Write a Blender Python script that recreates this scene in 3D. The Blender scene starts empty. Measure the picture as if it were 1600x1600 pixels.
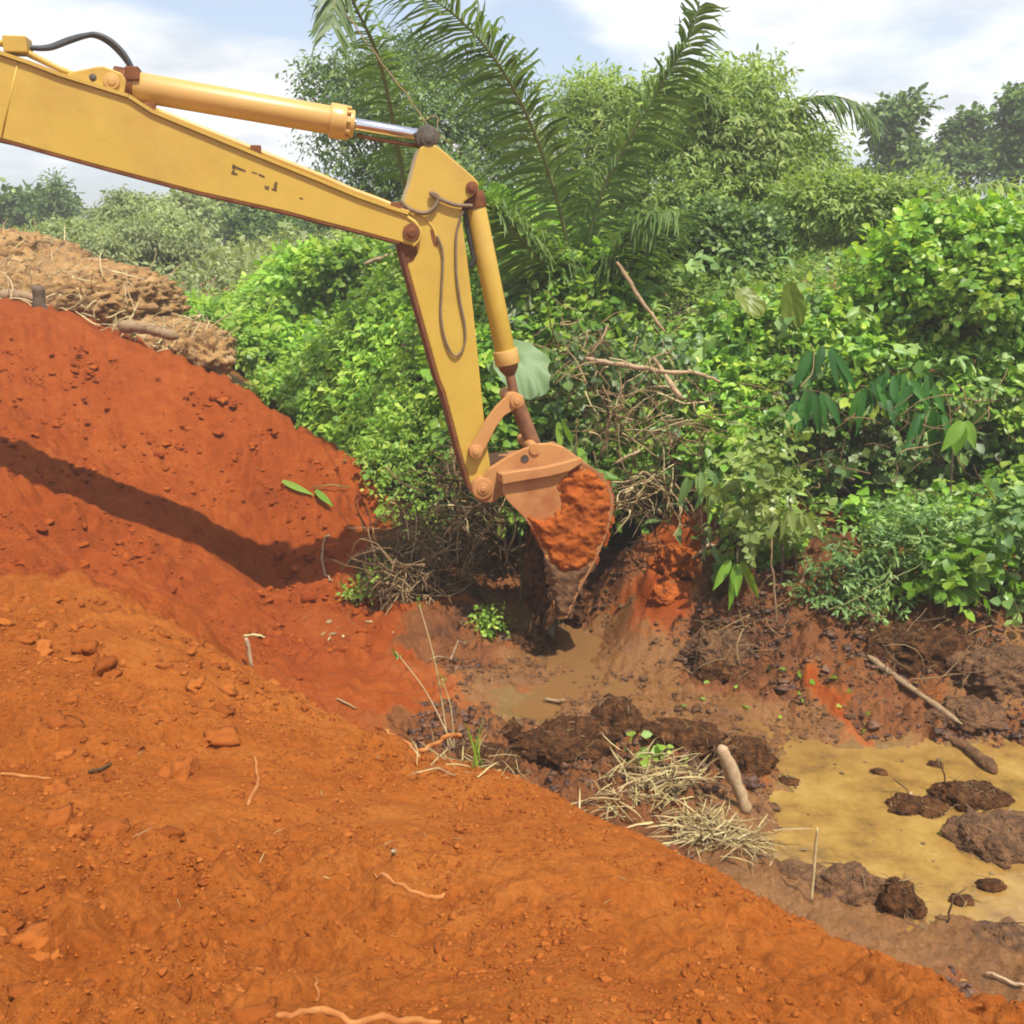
import bpy, bmesh, math, random
import numpy as np
from mathutils import Vector, Matrix
random.seed(7); RS = np.random.RandomState(11)
SC = bpy.context.scene; COL = SC.collection
R = math.radians
# ------------------------------------------------------------------ camera
FPX = 1640.0; PITCH = R(14.4); CAMZ = 4.5
cP, sP = math.cos(PITCH), math.sin(PITCH)
def ray(px, py):
    u = (px-800)/FPX; v = (800-py)/FPX
    return np.array([u, cP+v*sP, -sP+v*cP])
def P(px, py, Y):
    d = ray(px, py); t = Y/d[1]
    return np.array([0, 0, CAMZ]) + t*d
cam = bpy.data.cameras.new('camera'); cam.sensor_width = 36; cam.sensor_fit = 'HORIZONTAL'
cam.angle = 2*math.atan(800/FPX); cam.clip_start = 0.05; cam.clip_end = 2000
camo = bpy.data.objects.new('camera', cam); COL.objects.link(camo)
camo.location = (0, 0, CAMZ); camo.rotation_euler = (R(90)-PITCH, 0, 0); SC.camera = camo
# ------------------------------------------------------------------ noise
_perm = RS.permutation(256); _perm = np.concatenate([_perm, _perm, _perm])
_g2 = np.stack([np.cos(np.arange(256)*2.399), np.sin(np.arange(256)*2.399)], 1)
_g3 = RS.normal(size=(256, 3)); _g3 /= np.linalg.norm(_g3, axis=1)[:, None]
def _f(t): return t*t*t*(t*(t*6-15)+10)
def n2(x, y, sc=1.0, seed=0):
    x = np.asarray(x, float)/sc + seed*17.31; y = np.asarray(y, float)/sc + seed*9.77
    xi = np.floor(x).astype(int); yi = np.floor(y).astype(int); xf = x-xi; yf = y-yi
    xi &= 255; yi &= 255
    def g(ix, iy, dx, dy):
        v = _g2[_perm[_perm[ix & 255]+(iy & 255)]]
        return v[..., 0]*dx+v[..., 1]*dy
    u, w = _f(xf), _f(yf)
    a = g(xi, yi, xf, yf); b = g(xi+1, yi, xf-1, yf); c = g(xi, yi+1, xf, yf-1); d = g(xi+1, yi+1, xf-1, yf-1)
    return (a*(1-u)+b*u)*(1-w)+(c*(1-u)+d*u)*w*1.0
def n3(p, sc=1.0, seed=0):
    q = np.asarray(p, float)/sc + seed*13.7
    i = np.floor(q).astype(int); f = q-i
    u = _f(f); out = 0
    for dx in (0, 1):
        for dy in (0, 1):
            for dz in (0, 1):
                h = _perm[_perm[_perm[(i[..., 0]+dx) & 255]+((i[..., 1]+dy) & 255)]+((i[..., 2]+dz) & 255)]
                g = _g3[h]
                dot = g[..., 0]*(f[..., 0]-dx)+g[..., 1]*(f[..., 1]-dy)+g[..., 2]*(f[..., 2]-dz)
                w = (u[..., 0] if dx else 1-u[..., 0])*(u[..., 1] if dy else 1-u[..., 1])*(u[..., 2] if dz else 1-u[..., 2])
                out = out+dot*w
    return out
def sstep(a, b, x):
    t = np.clip((x-a)/(b-a), 0, 1); return t*t*(3-2*t)
# ------------------------------------------------------------------ scene helpers
def tag(o, label=None, cat=None, group=None, kind=None):
    if label: o['label'] = label
    if cat: o['category'] = cat
    if group: o['group'] = group
    if kind: o['kind'] = kind
    return o
def empty(name, loc, label=None, cat=None, group=None):
    o = bpy.data.objects.new(name, None); o.location = loc; o.empty_display_size = .2
    COL.objects.link(o); return tag(o, label, cat, group)
def link(name, me, parent=None):
    o = bpy.data.objects.new(name, me); COL.objects.link(o)
    if parent is not None:
        o.parent = parent
        # geometry is written in world coordinates: cancel the parent's translation
        loc = Vector((0, 0, 0)); q = parent
        while q is not None: loc += q.location; q = q.parent
        o.location = -loc if parent.location.length or True else loc
        if parent.parent is not None: o.location = Vector((0, 0, 0))
    return o
class MB:
    def __init__(s): s.v = []; s.f = []; s.a = []
    def add(s, vs, fs, rnd=None):
        b = len(s.v); s.v += [tuple(map(float, p)) for p in vs]; s.f += [tuple(b+i for i in f) for f in fs]
        s.a += [random.random() if rnd is None else rnd]*len(vs)
    def tube(s, pts, rad, n=8, cap=True, rnd=None):
        pts = [np.array(p, float) for p in pts]; m = len(pts)
        if not hasattr(rad, '__len__'): rad = [rad]*m
        up = np.array([.13, .31, .94]); vs = []; 
        prev = None
        for i in range(m):
            t = pts[min(i+1, m-1)]-pts[max(i-1, 0)]; t /= (np.linalg.norm(t)+1e-9)
            a = np.cross(t, up) if prev is None else prev-t*np.dot(prev, t)
            if np.linalg.norm(a) < 1e-4: a = np.cross(t, [1, 0, 0])
            a /= np.linalg.norm(a); b = np.cross(t, a); prev = a
            for k in range(n):
                an = 2*math.pi*k/n; vs.append(pts[i]+rad[i]*(math.cos(an)*a+math.sin(an)*b))
        fs = [(i*n+k, i*n+(k+1) % n, (i+1)*n+(k+1) % n, (i+1)*n+k) for i in range(m-1) for k in range(n)]
        if cap: fs += [tuple(range(n-1, -1, -1)), tuple((m-1)*n+k for k in range(n))]
        s.add(vs, fs, rnd)
    def prism(s, poly, ext, rnd=None):
        n = len(poly); ext = np.array(ext, float); A = [np.array(p, float) for p in poly]; B = [p+ext for p in A]
        s.add(A+B, [tuple(range(n)), tuple(range(2*n-1, n-1, -1))]+[((i+1) % n, i, n+i, n+(i+1) % n) for i in range(n)], rnd)
    def box(s, c, x, y, z):
        c, x, y, z = [np.array(q, float) for q in (c, x, y, z)]
        s.prism([c-x-y-z, c+x-y-z, c+x-y+z, c-x-y+z], 2*y)
    def build(s, name, mat, parent=None, smooth=None, bevel=0, fix=True):
        me = bpy.data.meshes.new(name); me.from_pydata(s.v, [], s.f)
        at = me.attributes.new('rnd', 'FLOAT', 'POINT'); at.data.foreach_set('value', np.array(s.a, np.float32))
        if fix or bevel:
            bm = bmesh.new(); bm.from_mesh(me)
            if fix: bmesh.ops.recalc_face_normals(bm, faces=bm.faces)
            if bevel:
                es = [e for e in bm.edges if len(e.link_faces) == 2 and e.calc_face_angle(0) > R(35)]
                bmesh.ops.bevel(bm, geom=es, offset=bevel, segments=2, profile=.5, affect='EDGES', clamp_overlap=True)
            bm.to_mesh(me); bm.free()
        if smooth is not None:
            me.polygons.foreach_set('use_smooth', [True]*len(me.polygons))
            if smooth > 0 and hasattr(me, 'set_sharp_from_angle'): me.set_sharp_from_angle(angle=R(smooth))
        me.materials.append(mat)
        return link(name, me, parent)
def mesh_np(name, V, faces_list, mat, parent=None, rnd=None, smooth=True, attrs=None):
    """faces_list: list of int arrays (m,k)"""
    me = bpy.data.meshes.new(name)
    loops = np.concatenate([f.ravel() for f in faces_list]).astype(np.int32)
    cnt = np.concatenate([np.full(len(f), f.shape[1]) for f in faces_list]).astype(np.int32)
    st = np.concatenate([[0], np.cumsum(cnt)[:-1]]).astype(np.int32)
    me.vertices.add(len(V)); me.vertices.foreach_set('co', np.ascontiguousarray(V, np.float32).ravel())
    me.loops.add(len(loops)); me.loops.foreach_set('vertex_index', loops)
    me.polygons.add(len(cnt)); me.polygons.foreach_set('loop_start', st); me.polygons.foreach_set('loop_total', cnt)
    me.polygons.foreach_set('use_smooth', np.full(len(cnt), bool(smooth)))
    if rnd is not None:
        a = me.attributes.new('rnd', 'FLOAT', 'POINT'); a.data.foreach_set('value', np.asarray(rnd, np.float32))
    for k, val in (attrs or {}).items():
        a = me.attributes.new(k, 'FLOAT', 'POINT'); a.data.foreach_set('value', np.asarray(val, np.float32))
    me.update(calc_edges=True); me.validate()
    me.materials.append(mat)
    return link(name, me, parent)
def crom(pts, k=6):
    pts = [np.array(p, float) for p in pts]; n = len(pts); out = []
    for i in range(n-1):
        a, b, c, d = pts[max(i-1, 0)], pts[i], pts[i+1], pts[min(i+2, n-1)]
        for j in range(k):
            t = j/k
            out.append(.5*((2*b)+(-a+c)*t+(2*a-5*b+4*c-d)*t*t+(-a+3*b-3*c+d)*t**3))
    out.append(pts[-1]); return out
# ------------------------------------------------------------------ materials
def mat(name):
    m = bpy.data.materials.new(name); m.use_nodes = True; nt = m.node_tree
    return m, nt, nt.nodes['Principled BSDF'], nt.nodes['Material Output']
def ramp(nt, stops):
    r = nt.nodes.new('ShaderNodeValToRGB'); e = r.color_ramp.elements
    while len(e) < len(stops): e.new(.5)
    for k, (p, c) in zip(e, stops): k.position = p; k.color = (*c, 1)
    return r
def noise(nt, scale, detail=5, rough=.55, vec=None, dist=0):
    n = nt.nodes.new('ShaderNodeTexNoise'); n.inputs['Scale'].default_value = scale
    n.inputs['Detail'].default_value = detail; n.inputs['Roughness'].default_value = rough; n.inputs['Distortion'].default_value = dist
    if vec is not None: nt.links.new(vec, n.inputs['Vector'])
    return n
def mixc(nt, f, a, b, mode='MIX'):
    m = nt.nodes.new('ShaderNodeMix'); m.data_type = 'RGBA'; m.blend_type = mode
    for key, val in ((0, f), (6, a), (7, b)):
        if isinstance(val, (int, float)): m.inputs[key].default_value = val
        elif isinstance(val, tuple): m.inputs[key].default_value = (*val, 1)
        else: nt.links.new(val, m.inputs[key])
    return m.outputs[2]
def math_(nt, op, a, b=None, clamp=False):
    m = nt.nodes.new('ShaderNodeMath'); m.operation = op; m.use_clamp = clamp
    for k, val in ((0, a), (1, b)):
        if val is None: continue
        if isinstance(val, (int, float)): m.inputs[k].default_value = val
        else: nt.links.new(val, m.inputs[k])
    return m.outputs[0]
def bump(nt, h, strength, dist, bsdf, prev=None):
    b = nt.nodes.new('ShaderNodeBump'); b.inputs['Strength'].default_value = strength; b.inputs['Distance'].default_value = dist
    nt.links.new(h, b.inputs['Height'])
    if prev is not None: nt.links.new(prev, b.inputs['Normal'])
    if bsdf is not None: nt.links.new(b.outputs[0], bsdf.inputs['Normal'])
    return b.outputs[0]
def objco(nt): return nt.nodes.new('ShaderNodeTexCoord').outputs['Object']
def attr(nt, n):
    a = nt.nodes.new('ShaderNodeAttribute'); a.attribute_name = n; return a
def leaf_mat(name, dark, mid, light, rough=.42, trans=.32, yellow=None):
    m, nt, b, out = mat(name)
    a = attr(nt, 'rnd').outputs['Fac']
    stops = [(0, dark), (.5, mid), (.94, light)] + ([(1, yellow)] if yellow else [])
    rp = ramp(nt, stops); nt.links.new(a, rp.inputs[0])
    nz = noise(nt, .55, 3, .6, objco(nt))
    hv = nt.nodes.new('ShaderNodeHueSaturation')
    nt.links.new(math_(nt, 'MULTIPLY_ADD', nz.outputs[0], .9), hv.inputs['Value'])
    hv.inputs['Value'].default_value = 1
    mm = nt.nodes.new('ShaderNodeMapRange'); nt.links.new(nz.outputs[0], mm.inputs[0])
    mm.inputs[1].default_value = .3; mm.inputs[2].default_value = .7; mm.inputs[3].default_value = .58; mm.inputs[4].default_value = 1.34
    nt.links.new(mm.outputs[0], hv.inputs['Value']); nt.links.new(rp.outputs[0], hv.inputs['Color'])
    oi = nt.nodes.new('ShaderNodeObjectInfo')
    nt.links.new(hv.outputs[0], b.inputs['Base Color']); b.inputs['Roughness'].default_value = rough
    b.inputs['Specular IOR Level'].default_value = .45
    t = nt.nodes.new('ShaderNodeBsdfTranslucent')
    nt.links.new(mixc(nt, 1.0, hv.outputs[0], (1.25, 1.25, .55), 'MULTIPLY'), t.inputs[0])
    ms = nt.nodes.new('ShaderNodeMixShader'); ms.inputs[0].default_value = trans
    ms.inputs[0].default_value = min(.5, trans+.08); nt.links.new(b.outputs[0], ms.inputs[1]); nt.links.new(t.outputs[0], ms.inputs[2]); nt.links.new(ms.outputs[0], out.inputs[0])
    return m
def plain(name, stops, scale=6, rough=.8, bs=.3, bd=.01, metal=0, use_rnd=False, detail=6):
    m, nt, b, out = mat(name); co = objco(nt)
    nz = noise(nt, scale, detail, .6, co); rp = ramp(nt, stops)
    if use_rnd:
        a = attr(nt, 'rnd').outputs['Fac']
        s = math_(nt, 'ADD', math_(nt, 'MULTIPLY', a, .7), math_(nt, 'MULTIPLY', nz.outputs[0], .3)); nt.links.new(s, rp.inputs[0])
    else: nt.links.new(nz.outputs[0], rp.inputs[0])
    nt.links.new(rp.outputs[0], b.inputs['Base Color']); b.inputs['Roughness'].default_value = rough; b.inputs['Metallic'].default_value = metal
    if rough >= .7: b.inputs['Specular IOR Level'].default_value = .1
    if bs: bump(nt, noise(nt, scale*4, 6, .6, co).outputs[0], bs, bd, b)
    return m
def paint(name, base, dirt, amount=.5, rough=.5, scale=2.2):
    m, nt, b, out = mat(name); co = objco(nt)
    n1 = noise(nt, scale, 8, .65, co); n2_ = noise(nt, scale*9, 5, .6, co); n3_ = noise(nt, .6, 3, .5, co)
    f = math_(nt, 'MULTIPLY', n1.outputs[0], n3_.outputs[0])
    rp = ramp(nt, [(.22, (0, 0, 0)), (.42, (1, 1, 1))]); nt.links.new(f, rp.inputs[0])
    fd = math_(nt, 'MULTIPLY', rp.outputs[0], amount)
    c = mixc(nt, fd, base, dirt)
    sp = ramp(nt, [(.66, (0, 0, 0)), (.74, (1, 1, 1))]); nt.links.new(n2_.outputs[0], sp.inputs[0])
    c = mixc(nt, math_(nt, 'MULTIPLY', sp.outputs[0], amount*.8), c, tuple(.45*x for x in dirt))
    mp = nt.nodes.new('ShaderNodeMapping'); mp.inputs['Scale'].default_value = (.8, .8, 1.1); mp.inputs['Rotation'].default_value = (0, .35, .2); nt.links.new(co, mp.inputs[0])
    st = noise(nt, 2.2, 7, .7, mp.outputs[0]); fd2 = ramp(nt, [(.42, (0, 0, 0)), (.68, (1, 1, 1))]); nt.links.new(st.outputs[0], fd2.inputs[0])
    c = mixc(nt, math_(nt, 'MULTIPLY', fd2.outputs[0], .35), c, tuple(min(.8, x*1.16+.03) for x in base))
    sc_ = ramp(nt, [(.715, (0, 0, 0)), (.74, (1, 1, 1))]); mp2 = nt.nodes.new('ShaderNodeMapping'); mp2.inputs['Scale'].default_value = (2, 6, 40); mp2.inputs['Rotation'].default_value = (.2, .5, .1); nt.links.new(co, mp2.inputs[0])
    ns = noise(nt, 1.6, 3, .6, mp2.outputs[0]); nt.links.new(ns.outputs[0], sc_.inputs[0]); c = mixc(nt, math_(nt, 'MULTIPLY', sc_.outputs[0], .45), c, tuple(x*.35 for x in dirt))
    nt.links.new(c, b.inputs['Base Color'])
    rr = nt.nodes.new('ShaderNodeMapRange'); nt.links.new(fd, rr.inputs[0]); rr.inputs[3].default_value = rough; rr.inputs[4].default_value = .85
    nt.links.new(rr.outputs[0], b.inputs['Roughness'])
    bump(nt, n1.outputs[0], .08, .01, b)
    return m
M = {}
M['yellow'] = paint('worn_yellow_paint', (.47, .305, .04), (.34, .18, .045), .45, .42)
M['yellow2'] = paint('yellow_cylinder_paint', (.50, .295, .08), (.40, .20, .06), .35, .38)
M['dusty'] = paint('dusty_bucket_paint', (.43, .20, .058), (.29, .085, .02), 1.0, .78)
M['shell'] = paint('muddy_shell_paint', (.30, .13, .045), (.20, .075, .025), 1.0, .75)
M['rust'] = plain('rusty_steel', [(.3, (.10, .035, .016)), (.7, (.22, .085, .035))], 9, .8)
M['darkmetal'] = plain('greasy_steel', [(.3, (.035, .028, .02)), (.7, (.10, .07, .045))], 12, .6)
M['chrome'] = plain('chrome_rod', [(.3, (.62, .64, .68)), (.7, (.72, .74, .78))], 20, .12, 0, 0, 1)
M['rubber'] = plain('hose_rubber', [(.3, (.018, .02, .022)), (.7, (.05, .052, .055))], 12, .55)
M['ghose'] = plain('dusty_hose', [(.3, (.13, .09, .055)), (.7, (.24, .17, .11))], 12, .7)
M['wornrod'] = plain('muddy_rod', [(.3, (.13, .055, .025)), (.7, (.26, .11, .05))], 12, .5)
M['glass'] = plain('cab_glass', [(.3, (.02, .03, .03)), (.7, (.03, .04, .04))], 3, .08, 0)
M['wood'] = plain('dry_wood', [(.25, (.15, .095, .05)), (.75, (.36, .25, .145))], 14, .8, .5)
M['palewood'] = plain('pale_wood', [(.25, (.27, .17, .09)), (.75, (.46, .34, .21))], 14, .75, .5)
M['twig'] = plain('brown_twig', [(.1, (.06, .035, .018)), (.5, (.16, .10, .048)), (.9, (.34, .24, .12))], 9, .85, .3, .004, 0, True)
M['root'] = plain('orange_root', [(.25, (.24, .075, .018)), (.55, (.36, .14, .04)), (.8, (.46, .22, .075))], 16, .75)
M['straw'] = plain('dry_straw', [(.1, (.13, .075, .03)), (.5, (.30, .21, .085)), (.9, (.42, .36, .15))], 9, .6, 0, 0, 0, True)
M['bark'] = plain('bark', [(.3, (.06, .042, .03)), (.7, (.16, .115, .08))], 8, .9, .5)
M['mud'] = plain('dark_root_mud', [(.3, (.026, .011, .005)), (.5, (.09, .036, .013)), (.7, (.21, .09, .03))], 13, .75, 1.0, .05)
M['mud2'] = plain('brown_mud', [(.3, (.06, .024, .008)), (.5, (.155, .066, .02)), (.7, (.28, .13, .042))], 13, .65, 1.0, .05)
M['soilcake'] = plain('caked_red_soil', [(.25, (.20, .042, .008)), (.5, (.30, .072, .012)), (.8, (.38, .115, .022))], 9, .92, .8, .015)
M['brownheap'] = plain('brown_debris_soil', [(.3, (.16, .085, .035)), (.45, (.30, .18, .08)), (.55, (.36, .20, .075)), (.7, (.44, .31, .16))], 3.5, .95, 1.0, .06)
M['creeper'] = leaf_mat('creeper_leaves', (0.1012, 0.2259, 0.0270), (0.2357, 0.4412, 0.0494), (0.4493, 0.5704, 0.0788), .40, .34, (0.4541, 0.5704, 0.1124))
M['field'] = leaf_mat('field_leaves', (0.1149, 0.2416, 0.0314), (0.2759, 0.4832, 0.0561), (0.4646, 0.5820, 0.0900), .45, .36, (0.4646, 0.5820, 0.1349))
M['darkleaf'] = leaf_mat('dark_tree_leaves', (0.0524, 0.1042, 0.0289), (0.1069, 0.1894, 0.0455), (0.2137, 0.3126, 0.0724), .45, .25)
M['deepleaf'] = leaf_mat('deep_green_leaves', (.02, .085, .01), (.035, .15, .014), (.07, .21, .025), .36, .28)
M['paleleaf'] = leaf_mat('pale_leaves', (.16, .24, .05), (.27, .36, .09), (.36, .44, .13), .35, .35)
M['palm'] = leaf_mat('palm_leaflets', (0.0556, 0.1089, 0.0278), (0.1113, 0.1867, 0.0463), (0.2002, 0.2800, 0.0788), .45, .3)
M['feather'] = leaf_mat('feathery_leaves', (0.1257, 0.2108, 0.0468), (0.2415, 0.3514, 0.0746), (0.3866, 0.4656, 0.1278), .5, .35)
M['hazeleaf'] = leaf_mat('grey_green_leaves', (0.1603, 0.2139, 0.0799), (0.3005, 0.3567, 0.1330), (0.4320, 0.5040, 0.2307), .6, .3)
M['bluegreen'] = leaf_mat('blue_green_leaves', (0.0960, 0.2034, 0.0573), (0.2039, 0.3459, 0.0957), (0.3600, 0.5086, 0.1530), .45, .3)
M['yellowleaf'] = leaf_mat('yellow_leaves', (.17, .25, .02), (.27, .32, .03), (.38, .38, .05), .4, .4)
M['bright'] = leaf_mat('bright_leaves', (.13, .28, .02), (.19, .37, .035), (.30, .46, .06), .35, .35)
M['bigleaf'] = leaf_mat('big_round_leaf', (.12, .22, .08), (.17, .29, .12), (.24, .36, .17), .55, .3)
M['stem'] = plain('green_stem', [(.3, (.10, .13, .03)), (.7, (.2, .22, .06))], 8, .6)
M['letter'] = plain('faded_lettering', [(.3, (.05, .035, .02)), (.7, (.16, .10, .04))], 25, .7, 0)
exec_parts = True
# ------------------------------------------------------------------ terrain
CT = []
def tp(px, py, Y, zone): q = P(px, py, Y); CT.append((q[0], q[1], q[2], zone))
def tz(px, py, z, zone):
    d = ray(px, py); t = (z-CAMZ)/d[2]; CT.append((t*d[0], t*d[1], z, zone))
def tw(x, y, z, zone): CT.append((x, y, z, zone))
# near mound, its crest and back slope
for a in [(0,1600,2.2),(400,1600,2.22),(800,1600,2.22),(1200,1600,2.28),(1500,1600,2.36),(0,1300,3.4),(300,1300,3.45),(600,1350,3.3),(900,1420,3.05),
          (1200,1500,2.75),(1450,1560,2.45),(0,1080,4.7),(250,1110,4.8),(450,1190,4.4),(700,1240,4.2)]: tp(*a, 'O')
for a in [(0,930,6.6),(250,965,6.6),(480,1090,5.9),(570,1135,5.3),(740,1195,4.6),(900,1262,4.3),(1080,1350,3.75),(1250,1442,3.2),(1430,1520,2.85),(1600,1585,2.55)]: tp(*a, 'O')
tw(0,-1,2.75,'O'); tw(-3,0,2.8,'O'); tw(3,0,2.4,'O'); tw(-5,3,3.1,'O'); tw(-6.5,5.5,2.6,'O'); tw(3,-3,2.6,'O'); tw(-3,-4,2.8,'O'); tw(6,0,1.4,'O'); tw(8,4,.6,'M')
tw(.35,6.45,.28,'M'); tw(.95,6.15,.2,'M'); tw(1.6,5.35,.15,'M'); tw(2.4,5.0,.1,'M'); tw(-.55,7.1,.38,'O'); tw(-1.2,7.6,.55,'R'); tw(3.3,4.6,.1,'M'); tw(-2.2,8,.9,'R')
# valley and far red slope
tz(600,1000,.3,'R'); tz(650,1090,.3,'R'); tz(560,1060,.35,'R'); tz(400,1000,.45,'R'); tz(300,905,.75,'R'); tz(500,930,.35,'R')
tp(150,780,12.1,'R'); tp(330,835,12.6,'R'); tp(430,905,12.9,'R'); tp(0,720,11.6,'R'); tp(0,800,10.9,'R'); tp(0,880,9.6,'R'); tp(160,925,8.3,'R'); tp(330,985,8.0,'R'); tp(590,950,12.2,'R'); tp(562,850,13.1,'R'); tp(522,725,14.3,'R'); tp(450,660,15.2,'R'); tp(360,600,15.8,'R')
tp(300,560,16.7,'R'); tp(150,525,16.2,'R'); tp(0,470,16.4,'R'); tp(200,700,13.6,'R'); tp(0,600,13.8,'R'); tp(380,760,14.0,'R'); tp(425,860,13.25,'R'); tp(100,650,13.8,'R')
tw(-9.5,9.2,2.0,'R'); tw(-12,9,2.0,'R'); tw(-8,10.6,2.05,'R'); tw(-8,7.6,2.2,'R'); tw(-12,13,2.6,'R'); tw(-11,17,3.6,'B'); tw(-15,14,2.6,'R'); tw(-8,19,3.2,'B'); tw(-12,22,2.6,'B'); tw(-5,20,2.2,'B'); tw(-4,18,1.6,'L')
# behind the slope's edge: low ground under the plants
tw(-1.2,13.2,.7,'L'); tw(-1.3,15,.8,'L'); tw(-2.6,16.5,1.0,'L'); tw(-.6,12.2,.5,'L'); tw(0,14,.7,'L'); tw(2,14,.9,'L'); tw(5,14,1.2,'L'); tw(9,13,1.2,'L'); tw(0,19,1.2,'L'); tw(6,19,1.2,'L'); tw(-4,24,1.2,'L'); tw(-12,28,1.2,'L'); tw(-17,25,1.3,'L'); tw(-24,21,1.3,'L'); tw(-22,30,1.2,'L'); tw(-30,16,1.2,'L'); tw(-34,30,1.1,'L'); tw(14,20,1.2,'L'); tw(3,26,1.2,'L')
tw(-1.3,11.6,.45,'R'); tw(-.9,10.9,.3,'M'); tw(-1.5,12.6,.7,'L'); tw(-.3,11.2,.25,'M')
# pit floor round the bucket
tz(700,975,-.09,'P'); tz(650,960,-.02,'P'); tz(770,965,.02,'W'); tz(850,1040,.05,'W'); tz(900,1060,.0,'W'); tz(1000,1060,.045,'W'); tz(1100,1090,.05,'W'); tz(1180,1120,.035,'W'); tz(900,1100,.03,'W'); tz(1000,1110,.04,'W'); tz(820,1110,-.02,'P')
tz(950,980,.12,'W'); tz(1050,960,.2,'W'); tz(760,1050,.16,'W'); tz(720,1020,.18,'M'); tz(1130,1010,.3,'M'); tz(1180,1060,.2,'M'); tz(740,1110,.2,'M'); tz(700,1160,.3,'M')
tp(1040,825,12.25,'R'); tp(1105,875,11.7,'M'); tp(985,850,12.1,'M'); tp(1160,900,11.2,'M'); tp(1080,835,12.1,'R'); tz(980,910,.3,'M'); tz(1150,960,.4,'M'); tp(1040,885,11.6,'R'); tz(880,880,.3,'M'); tz(760,900,.3,'M'); tz(680,900,.4,'B'); tz(640,930,.3,'M')
tz(960,1140,.18,'M'); tz(860,1170,.2,'M'); tz(1060,1200,.15,'M'); tz(1150,1200,.1,'M'); tz(1000,1260,.2,'M')
# right bank
tz(1300,1000,.55,'M'); tz(1315,1110,.2,'R'); tz(1300,1050,.38,'R'); tz(1235,1070,.25,'M'); tz(1250,1010,.5,'M'); tz(1375,1060,.36,'M'); tz(1385,1130,.12,'M'); tz(1265,1140,.05,'W'); tz(1400,1010,.5,'M'); tz(1500,990,.62,'M'); tz(1600,980,.68,'B'); tz(1400,1100,.2,'M'); tz(1500,1090,.25,'B'); tz(1600,1080,.28,'B'); tz(1450,1150,.06,'M'); tz(1600,1150,.06,'M'); tz(1240,1110,.08,'W'); tz(1230,1020,.4,'M'); tz(1700,1060,.3,'B'); tw(7.5,10.5,.7,'L')
# pond
for a in [(1300,1215),(1400,1225),(1500,1205),(1590,1230),(1290,1290),(1400,1310),(1500,1340),(1590,1420),(1260,1360),(1440,1380),(1560,1290),(1700,1300),(1700,1430),(1480,1250)]: tz(*a, -.13, 'P')
for a in [(1185,1180,.1),(1190,1260,.08),(1185,1340,.12),(1200,1395,.1),(1290,1405,.1),(1390,1440,.06),(1480,1470,.08),(1590,1520,.1),(1530,1450,.02),(1700,1540,.1)]: tz(*a, 'W')
tz(1600,1490,.02,'W')
for rad in (45, 160, 420):
    for k in range(24):
        an = 2*math.pi*k/24; tw(rad*math.sin(an), rad*math.cos(an), 1.0, 'L')
CTx = np.array([c[0] for c in CT]); CTy = np.array([c[1] for c in CT]); CTz = np.array([c[2] for c in CT])
def tps_fit(x, y, z, lam=2e-3, S=10.0):
    n = len(x); x = x/S; y = y/S
    r2 = (x[:, None]-x)**2+(y[:, None]-y)**2; K = .5*r2*np.log(r2+1e-12)+lam*np.eye(n)
    Pm = np.stack([np.ones(n), x, y], 1); A = np.zeros((n+3, n+3)); A[:n, :n] = K; A[:n, n:] = Pm; A[n:, :n] = Pm.T
    w = np.linalg.solve(A, np.concatenate([z, [0, 0, 0]]))
    def ev(X, Y):
        X = np.asarray(X, float)/S; Y = np.asarray(Y, float)/S; sh = X.shape; X = X.ravel(); Y = Y.ravel(); out = np.empty(len(X))
        for i in range(0, len(X), 40000):
            a = X[i:i+40000]; b = Y[i:i+40000]
            q = (a[:, None]-x)**2+(b[:, None]-y)**2
            out[i:i+40000] = (.5*q*np.log(q+1e-12))@w[:n]+w[n]+w[n+1]*a+w[n+2]*b
        return out.reshape(sh)
    return ev
_in = np.hypot(CTx, CTy) < 60
_base = tps_fit(CTx[_in], CTy[_in], CTz[_in], 5e-5)
ZN = ['R', 'O', 'M', 'W', 'L', 'B', 'P']; ZI = np.array([ZN.index(c[3]) for c in CT])
def zones(X, Y):
    X = np.asarray(X, float).ravel(); Y = np.asarray(Y, float).ravel()
    X = X+.5*n2(X, Y, .9, 3)+.3*n2(X, Y, .3, 4)+.12*n2(X, Y, .1, 44); Y = Y+.5*n2(X, Y, .9, 5)+.3*n2(X, Y, .3, 6)+.12*n2(X, Y, .1, 45)
    out = np.zeros((len(X), len(ZN)))
    for i in range(0, len(X), 40000):
        q = (X[i:i+40000, None]-CTx)**2+(Y[i:i+40000, None]-CTy)**2+.01
        w = q**-2.1; w /= w.sum(1)[:, None]
        for k in range(len(ZN)): out[i:i+40000, k] = w[:, ZI == k].sum(1)
    return out
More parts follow.
